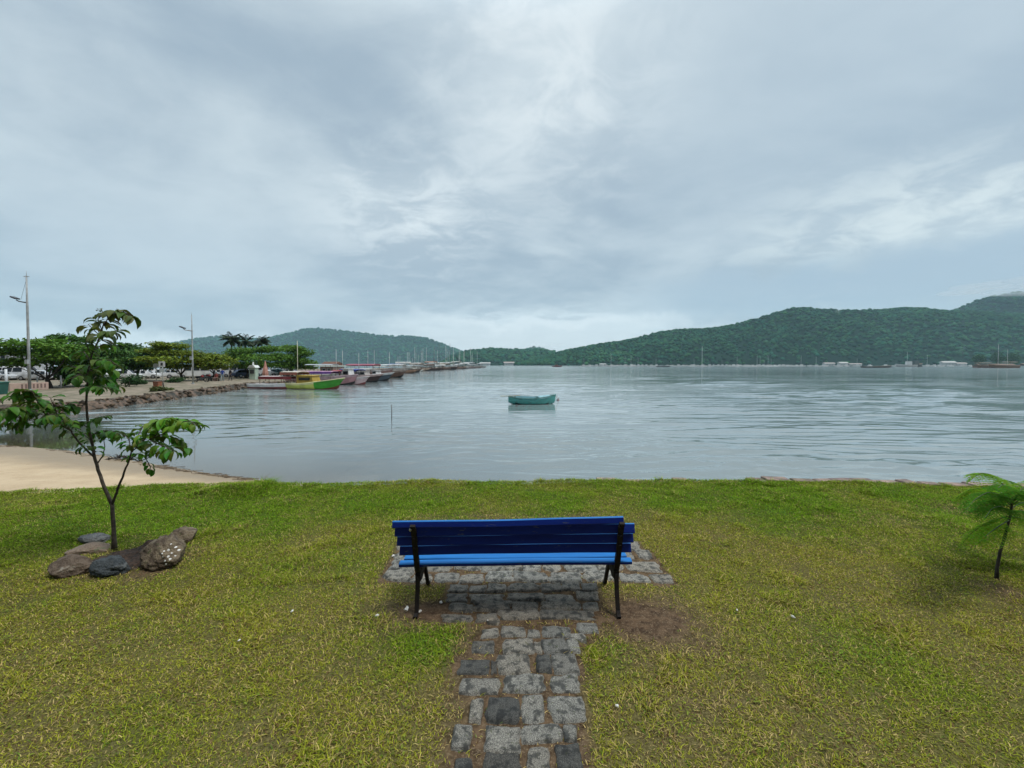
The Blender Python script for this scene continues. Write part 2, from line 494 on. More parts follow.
# ---- ground sheet (lawn)
def green_f(x, y):
    g = sstep(y, 3.2, 6.3) * 0.75 + 0.3 * sstep(-x, 1.0, 6.0) * sstep(y, 2.0, 5.0)
    g = g + 1.5 * (fbm(x + 40, y, 1.1, 4) - 0.5) + 0.25 * sstep(x, 2.5, 6) * sstep(y, 3.5, 5.5)
    for (px, py, r, s) in [(420, 650, .32, .7), (610, 640, .2, .4), (250, 492, .8, .5), (200, 520, .6, .3), (800, 510, 1.2, .3), (60, 530, 1.2, .3), (610, 655, .25, .5)]:
        c = G(px, py)
        g = g + s * np.exp(-(((x - c.x) / r) ** 2 + ((y - c.y) / r) ** 2))
    return np.clip(g, 0, 1)
m_ground = None
def make_ground():
    global m_ground
    m, nt, b = new_mat('lawn_soil')
    a = nt.nodes.new('ShaderNodeAttribute'); a.attribute_name = 'Col'
    sp = nt.nodes.new('ShaderNodeSeparateColor'); nt.links.new(a.outputs[0], sp.inputs[0])
    n1 = noise_n(nt, 14, 8, 0.65); n2 = noise_n(nt, 90, 4, 0.7); n3 = noise_n(nt, 3.0, 6, 0.6)
    soil = mixrgb(nt, ramp(nt, n1, .35, .65), (0.045, 0.028, 0.018), (0.125, 0.08, 0.048))
    soil = mixrgb(nt, ramp(nt, n2, .5, .72), soil, (0.21, 0.155, 0.10))
    th = mixrgb(nt, ramp(nt, n2, .35, .65), (0.055, 0.048, 0.015), (0.155, 0.135, 0.045))
    thg = mixrgb(nt, ramp(nt, n2, .35, .65), (0.035, 0.055, 0.009), (0.085, 0.115, 0.018))
    th = mixrgb(nt, sp.outputs[1], th, thg)
    c = mixrgb(nt, sp.outputs[0], th, soil)
    nt.links.new(c, b.inputs['Base Color'])
    b.inputs['Roughness'].default_value = 0.9
    b.inputs['Specular IOR Level'].default_value = 0.04
    bump(nt, b, n2, 0.6, 0.01)
    m_ground = m
    xs = np.concatenate([np.linspace(-60, -11.2, 40), np.linspace(-11, 11, 260), np.linspace(11.2, 60, 40)])
    v = np.concatenate([np.linspace(-3.0, 0, 16)[:-1], np.linspace(0, 1, 120)])
    X = np.repeat(xs[None, :], len(v), 0)
    E = edge_y(xs)[None, :]
    Y = np.where(v[:, None] < 0, v[:, None] * 20 - 0.5, -0.5 + (E + 0.5) * np.maximum(v[:, None], 0))
    Z = lawn_z(X, Y)
    Z = Z - 0.05 * sstep(Y, E - 0.15, E)
    cols = np.stack([dirt_f(X, Y), green_f(X, Y), np.zeros_like(X)], -1)
    Vg = np.stack([X, Y, Z], -1)
    # skirt down the far edge
    sk = Vg[-1:].copy(); sk[..., 2] = -0.6; sk[..., 1] -= 0.02
    Vg = np.concatenate([Vg, sk]); cols = np.concatenate([cols, cols[-1:] * 0 + np.array([1, 0, 0])])
    o = grid_mesh('lawn_ground', Vg, m, cols, smooth=True)
    tag(o, kind='structure')
make_ground()

# ---- grass blades
def make_grass():
    Vs, Cs = [], []
    def batch(n, xr, yr, hmin, hmax, keep):
        x = rng.uniform(*xr, n); y = rng.uniform(*yr, n)
        return x, y
    tot = 1500000
    y = 1.15 + (edge_y(np.zeros(1))[0] + 0.6 - 1.15) * rng.random(tot) ** 0.85
    x = rng.uniform(-1, 1, tot) * (1.42 * y + 1.6)
    ed = edge_y(x)
    k = (y < ed + 0.02)
    # even out the density (samples are spread over a widening strip)
    k &= rng.random(tot) < (1.42 * y + 1.6) / 11.4 * 0.62 + 0.38
    d = dirt_f(x, y)
    k &= rng.random(tot) > d * 1.0
    st = on_stone(x, y, -0.004)
    k &= ~st | (rng.random(tot) < 0.02)
    n2 = fbm(x, y, 6.0, 3)
    k &= rng.random(tot) < 0.45 + 1.3 * sstep(n2, 0.3, 0.6)
    x, y, ed, d = x[k], y[k], ed[k], d[k]
    n = len(x)
    g = green_f(x, y)
    hn = fbm(x + 9, y, 2.2, 3)
    h = (0.009 + 0.0145 * rng.random(n)) * (0.6 + 0.9 * hn) * (0.8 + 0.35 * g)
    tuft = sstep(fbm(x - 30, y + 12, 3.4, 2), 0.62, 0.78)
    h *= 1 + 1.0 * tuft
    nearedge = sstep(y, ed - 0.35, ed - 0.05)
    h *= 1 + 0.9 * nearedge * rng.random(n)
    b = G(236, 492, 0)
    h *= 1 + 1.4 * np.exp(-(((x - b.x) / 0.5) ** 2 + ((y - b.y) / 0.3) ** 2))
    w = (0.0013 + 0.0015 * rng.random(n)) * (0.8 + 0.10 * y)
    ang = rng.uniform(0, 2 * np.pi, n)
    lean = rng.uniform(0.5, 2.4, n)
    dx, dy = np.cos(ang), np.sin(ang)
    px_, py_ = -dy, dx
    z0 = lawn_z(x, y) - 0.003
    base = np.stack([x, y, z0], 1)
    side = np.stack([px_, py_, np.zeros(n)], 1) * w[:, None]
    mid = base + np.stack([dx * h * lean * 0.4, dy * h * lean * 0.4, h * 0.65], 1)
    tip = base + np.stack([dx * h * lean, dy * h * lean, h * rng.uniform(0.6, 1.0, n)], 1)
    V = np.stack([base - side, base + side, mid + side * 0.8, mid - side * 0.8, tip], 1).reshape(-1, 3)
    i = np.arange(n)[:, None] * 5
    loops = np.concatenate([i + 0, i + 1, i + 2, i + 3, i + 3, i + 2, i + 4], 1).ravel()
    starts = np.stack([np.arange(n) * 7, np.arange(n) * 7 + 4], 1).ravel()
    totals = np.tile([4, 3], n)
    green = np.array([0.165, 0.275, 0.013]); olive = np.array([0.295, 0.295, 0.026]); straw = np.array([0.48, 0.365, 0.14]); dark = np.array([0.065, 0.115, 0.012]); brown = np.array([0.16, 0.09, 0.04])
    c = olive + (green - olive) * g[:, None]
    r = rng.random(n)
    ps = 0.16 * (1 - g) + 0.04 + 0.42 * d
    c = np.where((r < ps)[:, None], straw, c)
    c = np.where(((r > 0.80) & (r < 0.93))[:, None], dark * (1.0 + 0.6 * (1 - g))[:, None], c)
    c = np.where((r >= 0.94 - 0.07 * (1 - g))[:, None], brown, c)
    c = c * rng.uniform(0.5, 1.5, n)[:, None]
    cols = np.repeat(c, 5, 0)
    o = np_mesh('lawn_grass', V, loops, starts, totals, leaf_mat('grass_blade', 0.3, 0.7, spec=0.06), cols)
    tag(o, 'short patchy green and straw coloured grass of the waterside lawn', 'grass', kind='stuff')
make_grass()
def make_weeds():
    n = 120000
    y = 1.2 + 5.9 * rng.random(n) ** .8; x = rng.uniform(-1, 1, n) * (1.42 * y + 1.4)
    k = (y < edge_y(x) - .02) & (dirt_f(x, y) < .45) & ~on_stone(x, y, .01)
    k &= sstep(fbm(x - 8, y + 4, 4.2, 3), .46, .66) * (.35 + .65 * green_f(x, y)) > rng.random(n)
    x, y = x[k], y[k]; n = len(x); g = green_f(x, y)
    a = rng.uniform(0, 6.283, n)
    D = np.stack([np.cos(a), np.sin(a), rng.uniform(.1, .9, n)], 1)
    Nn = np.stack([rng.normal(size=n) * .3, rng.normal(size=n) * .3, np.ones(n)], 1)
    C = np.stack([x, y, lawn_z(x, y) + rng.uniform(.004, .018, n)], 1)
    L = rng.uniform(.012, .026, n); W = L * rng.uniform(.4, .62, n)
    c = (np.array([.20, .24, .03])[None] * (1 - g[:, None]) + np.array([.10, .21, .018])[None] * g[:, None]) * rng.uniform(.55, 1.35, n)[:, None]
    o = leaf_cloud('lawn_weeds', C, D, Nn, L, W, c, leaf_mat('weed_leaf', .3, .6, spec=.1))
    tag(o, 'small broad leaved weeds growing in patches among the lawn grass', 'weeds', kind='stuff')
make_weeds()

# ---- paving mesh
def make_paving():
    m, nt, b = new_mat('granite_setts')
    a = nt.nodes.new('ShaderNodeAttribute'); a.attribute_name = 'Col'
    n1 = noise_n(nt, 190, 3, .75); n2 = noise_n(nt, 17, 6, .65); n3 = noise_n(nt, 40, 5, .6)
    c = mixrgb(nt, ramp(nt, n1, .40, .62), (0.078, 0.073, 0.062), (0.37, 0.345, 0.29))
    c = mixrgb(nt, ramp(nt, n2, .48, .60), c, (0.055, 0.053, 0.045))
    c = mixrgb(nt, ramp(nt, n3, .60, .72), c, (0.10, 0.105, 0.05))
    c = mixrgb(nt, 1.0, c, a.outputs[0], 'MULTIPLY')
    nt.links.new(c, b.inputs['Base Color'])
    b.inputs['Roughness'].default_value = 0.75
    mxn = nt.nodes.new('ShaderNodeMath'); mxn.operation = 'ADD'; nt.links.new(n1, mxn.inputs[0]); nt.links.new(n2, mxn.inputs[1])
    bump(nt, b, mxn.outputs[0], 0.8, 0.012)
    N = 11
    Vs, Cs, Ls = [], [], []
    off = 0
    for si, (x0, y0, x1, y1) in enumerate(stones):
        cx, cy, hx, hy = (x0 + x1) / 2, (y0 + y1) / 2, (x1 - x0) / 2, (y1 - y0) / 2
        u, v = np.meshgrid(np.linspace(-1, 1, N), np.linspace(-1, 1, N))
        # rounded corners, wobbly outline
        rr = np.maximum(np.abs(u), np.abs(v)) + 1e-9
        th = np.arctan2(v, u)
        wob = (1.22 if si < 28 else 1.13) + (0.15 if si < 28 else .24) * (vnoise(np.cos(th) * 1.4 + si * 3.7, np.sin(th) * 1.4 + si * 1.3, 1.3) - 0.5) * 2 + .05 * (vnoise(np.cos(th) * 3 + si * 1.7, np.sin(th) * 3 - si * 2.3, 1.6) - .5) * 2
        corner = (np.abs(u) * np.abs(v)) ** 2.5 * 0.14
        f = wob - corner
        rot = random.uniform(-.06, .06)
        X = u * hx * f; Y = v * hy * f
        X, Y = X * math.cos(rot) - Y * math.sin(rot), X * math.sin(rot) + Y * math.cos(rot)
        X += cx; Y += cy
        edge = 1 - sstep(rr, 0.72, 1.0)
        topz = random.uniform(0.006, 0.02)
        tilt = random.uniform(-.03, .03), random.uniform(-.03, .03)
        Z = topz + (edge - 1) * 0.022 + 0.011 * (fbm(X * 1.0, Y * 1.0, 18, 3) - .5) * 2 * edge + (X - cx) * tilt[0] + (Y - cy) * tilt[1]
        Z[rr > 0.999] -= 0.03
        Vs.append(np.stack([X, Y, Z], -1).reshape(-1, 3))
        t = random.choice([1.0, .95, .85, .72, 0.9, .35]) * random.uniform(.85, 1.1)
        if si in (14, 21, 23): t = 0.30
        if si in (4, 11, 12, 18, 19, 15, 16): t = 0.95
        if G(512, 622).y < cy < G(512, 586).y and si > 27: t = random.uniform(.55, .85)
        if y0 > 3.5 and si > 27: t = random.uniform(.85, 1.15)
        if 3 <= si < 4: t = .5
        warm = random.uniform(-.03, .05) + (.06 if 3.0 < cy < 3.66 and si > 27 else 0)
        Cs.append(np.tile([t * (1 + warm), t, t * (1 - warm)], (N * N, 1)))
        idx = np.arange(N * N).reshape(N, N) + off
        Ls.append(np.stack([idx[:-1, :-1], idx[:-1, 1:], idx[1:, 1:], idx[1:, :-1]], -1).reshape(-1, 4))
        off += N * N
    L = np.concatenate(Ls); n = len(L)
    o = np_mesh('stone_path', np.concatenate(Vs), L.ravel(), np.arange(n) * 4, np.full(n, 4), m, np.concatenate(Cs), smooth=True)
    tag(o, 'rough grey granite setts of the path and pad under the bench', kind='structure')
    # soil and moss bed in the joints: part of the ground sheet
make_paving()

# ---- beach
shore_px = [(-500, 430), (-200, 436), (-60, 441), (0, 445), (40, 448), (70, 451), (100, 455), (140, 462), (175, 468), (210, 474), (252, 479), (275, 482), (320, 485.5)]
wl = np.array([G(a, b, ZW)[:2] for a, b in shore_px])
def water_y(x):
    r = np.interp(x, wl[:, 0], wl[:, 1])
    # right of the beach the water's edge goes under the lawn
    return np.where(x > wl[-1, 0], np.maximum(wl[-1, 1] - (x - wl[-1, 0]) * 0.75, -5), r)
def beach_zf(x, y):
    yw = water_y(x); ye = edge_y(x) - 0.3
    t = (y - ye) / np.maximum(yw - ye, 0.6)
    z = np.where(t < 1, -0.30 + (ZW + 0.30) * np.clip(t, 0, 1) ** 1.05, ZW - 0.075 * (y - yw))
    # far right side: seabed deepens
    dist = y - yw
    z = np.where(x > wl[-1, 0], ZW - 0.06 * np.maximum(dist, 0) - 0.05 * np.maximum(x - wl[-1, 0], 0), z)
    return np.maximum(z, -2.2)
def make_beach():
    m, nt, b = new_mat('beach_sand')
    n1 = noise_n(nt, 1.2, 6, .6); n2 = noise_n(nt, 60, 4, .7); n3 = noise_n(nt, 5, 6, .6, sc=(0.5, 1.6, 1))
    c = mixrgb(nt, ramp(nt, n1, .3, .7), (0.39, 0.285, 0.18), (0.48, 0.365, 0.24))
    c = mixrgb(nt, ramp(nt, n2, .45, .75), c, (0.60, 0.45, 0.27))
    c = mixrgb(nt, ramp(nt, n3, .6, .75), c, (0.34, 0.23, 0.125))
    # wet sand close to the water level
    tc = nt.nodes.new('ShaderNodeTexCoord'); sp = nt.nodes.new('ShaderNodeSeparateXYZ'); nt.links.new(tc.outputs['Object'], sp.inputs[0])
    ad = nt.nodes.new('ShaderNodeMath'); ad.operation = 'MULTIPLY_ADD'; nt.links.new(n1, ad.inputs[0]); ad.inputs[1].default_value = 0.06; nt.links.new(sp.outputs[2], ad.inputs[2])
    wet = ramp(nt, ad.outputs[0], -0.74, -0.90)
    c = mixrgb(nt, wet, c, (0.27, 0.20, 0.125))
    nt.links.new(c, b.inputs['Base Color'])
    rr = nt.nodes.new('ShaderNodeMapRange'); nt.links.new(wet, rr.inputs[0]); rr.inputs[3].default_value = .9; rr.inputs[4].default_value = .45
    nt.links.new(rr.outputs[0], b.inputs['Roughness'])
    b.inputs['Specular IOR Level'].default_value = 0.25
    bump(nt, b, n3, 0.5, 0.05)
    xs = np.concatenate([np.linspace(-90, -26, 40)[:-1], np.linspace(-26, 6, 260), np.linspace(6.5, 40, 30)])
    v = np.concatenate([np.linspace(0, 1, 90) ** 1.3 * 14, np.linspace(14.5, 60, 30)])
    X = np.repeat(xs[None], len(v), 0)
    Y = edge_y(xs)[None] - 0.3 + v[:, None]
    Z = beach_zf(X, Y)
    Z = Z + (0.03 * (fbm(X, Y, 0.9, 4) - .5) + .035 * (fbm(X, Y, 4, 3) - .5)) * sstep(Z, -1.05, -.8)
    o = grid_mesh('beach', np.stack([X, Y, Z], -1), m, smooth=True)
    tag(o, kind='structure')
make_beach()

# ---- water
def make_water():
    def gr(q): return 0.0055 + 0.007 * sstep(np.asarray(q, float), 35, 160)
    d = [4.2]
    while d[-1] < 5200: d.append(d[-1] * (1 + float(gr(d[-1]))))
    d = np.array(d)
    ang = np.linspace(rad(-82), rad(82), 560)
    # column spread uniform in tan() near the middle
    A, Dd = np.meshgrid(ang, d)
    X = np.sin(A) * Dd; Y = np.cos(A) * Dd * 1.0
    Y = np.minimum(Y, 4500); X = np.clip(X, -8000, 8000)
    sp = Dd * gr(Dd)
    Z = np.zeros_like(X)
    r2 = np.random.default_rng(3)
    shore = Y - water_y(X)
    calm = sstep(shore, 0.5, 9.0)
    patch = 0.45 + 0.9 * sstep(fbm(X, Y * 2.2, 0.05, 3), 0.35, 0.65)
    patch = patch * (0.7 + 0.5 * sstep(X / np.maximum(Y, 1), -0.1, 0.7))
    for k in range(46):
        lam = 0.35 * (9.0 / 0.35) ** r2.random()
        th = r2.normal(rad(-84), 0.24)
        kx, ky = math.cos(th) * 2 * math.pi / lam, math.sin(th) * 2 * math.pi / lam
        amp = 0.0017 * lam ** 0.8 * r2.uniform(0.5, 1.2)
        ph = r2.uniform(0, 6.28)
        warp = 0.8 * fbm(X + 31 * k, Y - 13 * k, 0.22 / max(lam, 0.6), 2) * 6.28
        att = sstep(lam / sp, 2.2, 5.0)
        Z += amp * att * np.sin(kx * X + ky * Y + ph + warp)
    # short steep ripples: narrow crests in broken lines
    for k in range(26):
        lam = 0.5 * (2.4 / 0.5) ** (k / 25) * r2.uniform(.85, 1.15)
        th = r2.normal(rad(-83), 0.20)
        kx, ky = math.cos(th) * 2 * math.pi / lam, math.sin(th) * 2 * math.pi / lam
        cl = lam * 3.2
        win = sstep(vnoise(X / (cl * 1.5) + 71 * k, Y / (cl * .5) - 37 * k, 1.0), 0.55, 0.82)
        warp = 2.2 * fbm(X - 19 * k, Y + 23 * k, 0.35 / max(lam, .7), 2) * 6.28 * .6
        att = sstep(lam / sp, 3.0, 6.0)
        Z += 0.0165 * lam ** 0.85 * win * att * np.exp(3.2 * (np.cos(kx * X + ky * Y + r2.uniform(0, 6.28) + warp) - 1))
    Z = Z * calm * patch + ZW
    far = sstep(Dd, 250, 500)
    Z = Z * (1 - far) + ZW * far
    m, nt, b = new_mat('bay_water')
    N, L = nt.nodes, nt.links
    N.remove(b)
    out = N['Material Output']
    tc = N.new('ShaderNodeTexCoord')
    def nz(scale, sc, det, dist=0.6, rot=0.0):
        mp = N.new('ShaderNodeMapping'); mp.inputs['Scale'].default_value = sc; mp.inputs['Rotation'].default_value = (0, 0, rot)
        L.new(tc.outputs['Object'], mp.inputs[0])
        n = N.new('ShaderNodeTexNoise'); n.inputs['Scale'].default_value = scale; n.inputs['Detail'].default_value = det
        n.inputs['Distortion'].default_value = dist; n.inputs['Roughness'].default_value = .55
        L.new(mp.outputs[0], n.inputs['Vector']); return n.outputs[0]
    fine = nz(4.2, (0.35, 1.3, 1), 5, .9, .08)
    big = nz(0.55, (0.4, 1.2, 1), 3, .6, -.05)
    patchn = nz(0.035, (0.5, 1.5, 1), 3, .5)
    ad = N.new('ShaderNodeMath'); ad.operation = 'MULTIPLY_ADD'; L.new(big, ad.inputs[0]); ad.inputs[1].default_value = 1.1; L.new(fine, ad.inputs[2])
    bp = N.new('ShaderNodeBump'); bp.inputs['Distance'].default_value = 0.030
    L.new(ad.outputs[0], bp.inputs['Height'])
    a = N.new('ShaderNodeAttribute'); a.attribute_name = 'Col'
    spc = N.new('ShaderNodeSeparateColor'); L.new(a.outputs[0], spc.inputs[0])
    ps = N.new('ShaderNodeMapRange'); L.new(patchn, ps.inputs[0]); ps.inputs[1].default_value = .38; ps.inputs[2].default_value = .62; ps.inputs[3].default_value = .35; ps.inputs[4].default_value = 1.0
    gust = nz(0.22, (0.28, 0.9, 1), 4, .9, .04)
    gs = N.new('ShaderNodeMapRange'); L.new(gust, gs.inputs[0]); gs.inputs[1].default_value = .42; gs.inputs[2].default_value = .62; gs.inputs[3].default_value = .20; gs.inputs[4].default_value = 1.7
    mg = N.new('ShaderNodeMath'); mg.operation = 'MULTIPLY'; L.new(ps.outputs[0], mg.inputs[0]); L.new(gs.outputs[0], mg.inputs[1]); ps = mg
    ml = N.new('ShaderNodeMath'); ml.operation = 'MULTIPLY'; L.new(ps.outputs[0], ml.inputs[0]); L.new(spc.outputs[1], ml.inputs[1])
    L.new(ml.outputs[0], bp.inputs['Strength'])
    gl = N.new('ShaderNodeBsdfGlossy'); gl.inputs['Roughness'].default_value = 0.06; gl.inputs['Color'].default_value = (1, 1, 1, 1)
    L.new(spc.outputs[2], gl.inputs['Roughness'])
    L.new(bp.outputs[0], gl.inputs['Normal'])
    df = N.new('ShaderNodeBsdfDiffuse'); df.inputs['Color'].default_value = (0.19, 0.225, 0.22, 1)
    tr = N.new('ShaderNodeBsdfTransparent'); tr.inputs['Color'].default_value = (0.82, 0.86, 0.80, 1)
    mx = N.new('ShaderNodeMixShader'); L.new(spc.outputs[0], mx.inputs[0]); L.new(df.outputs[0], mx.inputs[1]); L.new(tr.outputs[0], mx.inputs[2])
    fr = N.new('ShaderNodeFresnel'); fr.inputs['IOR'].default_value = 2.4; L.new(bp.outputs[0], fr.inputs['Normal'])
    m2 = N.new('ShaderNodeMixShader'); L.new(fr.outputs[0], m2.inputs[0]); L.new(mx.outputs[0], m2.inputs[1]); L.new(gl.outputs[0], m2.inputs[2])
    L.new(m2.outputs[0], out.inputs[0])
    depth = ZW - beach_zf(X, Y)
    clear = np.clip(np.exp(-np.maximum(depth, 0) / 0.42), 0, 1)
    cols = np.stack([clear, (0.12 + 0.88 * calm) * (0.22 + 0.78 * sstep(Dd, 14, 60)), 0.03 + 0.10 * sstep(np.log(np.maximum(Dd, 1)), np.log(40), np.log(500))], -1)
    o = grid_mesh('bay_water', np.stack([X, Y, Z], -1), m, cols, smooth=True)
    tag(o, kind='structure')
make_water()

# ---- seawall edging along the lawn
def make_seawall():
    m = pm('seawall_stone', (0.30, 0.215, 0.175), (0.13, 0.10, 0.085), .85, 6, .35, .65, .8, .03, attr=True)
    mb = MB()
    x = 1.5
    r = random.Random(5)
    while x < 26:
        w = r.uniform(.2, .45)
        y = float(edge_y(np.array([x + w / 2]))[0]) + 0.10
        top = r.uniform(-.03, 0.0) + (0.012 if x > 4.0 else -0.025)
        t = r.uniform(.7, 1.25); mb.col = (t, t * r.uniform(.92, 1.02), t * r.uniform(.88, 1.0))
        dep = r.uniform(.16, .28)
        R = Matrix.Rotation(r.uniform(-.08, .08), 3, 'Z') @ Matrix.Rotation(r.uniform(-.05, .05), 3, 'Y')
        mb.box((x + w / 2, y + dep / 2 - .06, top - .15), (w - .015, dep, .3), R, 0, .025)
        x += w
    mb.col = (.7, .7, .7)
    xs = np.linspace(-5.0, 26, 60)
    for a, b_ in zip(xs, xs[1:]):
        ya, yb = (float(edge_y(np.array([q]))[0]) for q in (a, b_))
        i = [mb.vert((a, ya + .03, -.24)), mb.vert((b_, yb + .03, -.24)), mb.vert((b_, yb + .22, -1.6)), mb.vert((a, ya + .22, -1.6))]
        mb.face(i)
    o = mb.build('stone_seawall', m, loc=(0, 0, 0))
    tag(o, 'low reddish brown stone seawall edging the far side of the lawn', 'seawall')
make_seawall()

_ico = None
def ico1():
    global _ico
    if _ico is None:
        bm = bmesh.new(); bmesh.ops.create_icosphere(bm, subdivisions=1, radius=1)
        V = np.array([v.co[:] for v in bm.verts]); Fc = np.array([[v.index for v in f.verts] for f in bm.faces]); bm.free()
        _ico = (V, Fc)
    return _ico
# ---- quay land on the left
quay_px = [(352, 370.5), (334, 373), (322, 377.0), (326, 381), (330, 384.2), (300, 385), (262, 386.6), (248, 388.4), (220, 392.5), (190, 397), (160, 401), (130, 405.5), (100, 409.5), (60, 412.5), (20, 414.5), (-40, 418), (-150, 424), (-400, 432)]
qp = [G(a, b, ZW) for a, b in quay_px]
M_QUAY = M_RUB = None
def make_quay():
    global M_QUAY, M_RUB
    m = pm('quay_ground', (0.27, 0.21, 0.155), (0.12, 0.105, 0.06), .95, 1.3, .38, .66, .4, .05, detail=9)
    mr = pm('quay_rubble', (0.15, 0.10, 0.07), (0.03, 0.028, 0.02), .9, 2.2, .38, .62, 1.0, .3, detail=8)
    M_QUAY, M_RUB = m, mr
    # resample along the edge
    pts = []
    for a, b_ in zip(qp, qp[1:]):
        n = max(2, int((b_ - a).length / 0.4))
        for k in range(n): pts.append(a.lerp(b_, k / n))
    pts.append(qp[-1])
    arr = np.array([[p.x, p.y] for p in pts])
    tan = np.gradient(arr, axis=0); tan /= np.linalg.norm(tan, axis=1, keepdims=True)
    nrm = np.stack([tan[:, 1], -tan[:, 0]], 1)       # away from the water
    c = np.array([-200, 160.])
    flip = np.sign(((c - arr) * nrm).sum(1)); nrm *= np.median(flip)
    jit = 0.35 * (fbm(arr[:, 0], arr[:, 1], 0.35, 2) - .5)
    rows = []
    for off, z in ((-0.55, -1.6), (-0.1, -1.05), (0.15, -0.72), (0.42, -0.47), (0.75, ZQ)):
        P2 = arr + nrm * (off + jit[:, None] * 1.6)
        zz = z + 0.10 * (vnoise(P2[:, 0], P2[:, 1], 1.4) - .5) * (off < .7)
        rows.append(np.column_stack([P2, np.broadcast_to(zz, len(P2))]))
    o = grid_mesh('quay_bank', np.stack(rows), mr)
    tag(o, 'rough brown stone bank of the quay along the water', kind='structure')
    # loose rubble on the bank
    rq = np.random.default_rng(12); V0, F0 = ico1()
    ii = rq.integers(0, len(arr), 3600); ii = ii[arr[ii, 1] < 90]; cnt = len(ii)
    o_ = rq.uniform(-.65, .85, cnt)
    pxy = arr[ii] + nrm[ii] * o_[:, None] + rq.normal(size=(cnt, 2)) * .2
    zz = np.interp(o_, [-.55, -.1, .42, .75], [-1.5, -1.05, -.5, ZQ])
    Rr = rq.uniform(.06, .20, cnt) * (1 - .4 * (o_ > .6))
    VV = V0[None] * (1 + .6 * (rq.random((cnt, len(V0), 1)) - .5)) * Rr[:, None, None] * np.array([1.2, 1.1, .75]) + np.column_stack([pxy, zz])[:, None]
    Fi = (F0[None] + (np.arange(cnt) * len(V0))[:, None, None]).reshape(-1)
    tn = rq.uniform(.35, 1.5, cnt)[:, None] * np.array([1, .95, .88])
    mrr = pm('rubble_stone', (0.125, 0.09, 0.062), (0.04, 0.034, 0.027), .9, 5, .35, .65, attr=True, spec=.2)
    o = np_mesh('quay_rubble', VV.reshape(-1, 3), Fi, np.arange(cnt * len(F0)) * 3, np.full(cnt * len(F0), 3), mrr, np.repeat(tn, len(V0), 0))
    tag(o, 'loose brown rubble stones lying along the quay bank', kind='stuff')
    P0 = arr + nrm * (0.75 + jit[:, None] * 1.6)
    rows = [np.column_stack([P0, np.full(len(P0), ZQ)])]
    for f in (0.02, 0.06, 0.15, 0.3, 0.6, 1.0):
        T = np.column_stack([np.linspace(-20, -300, len(P0)), np.linspace(330, 40, len(P0))])
        Q = P0 * (1 - f) + T * f
        rows.append(np.column_stack([Q, np.full(len(P0), ZQ + (0.05 if f > .2 else 0))]))
    o = grid_mesh('quay', np.stack(rows), m, smooth=True)
    tag(o, kind='structure')
make_quay()
def Q(px, py): return G(px, py, ZQ)

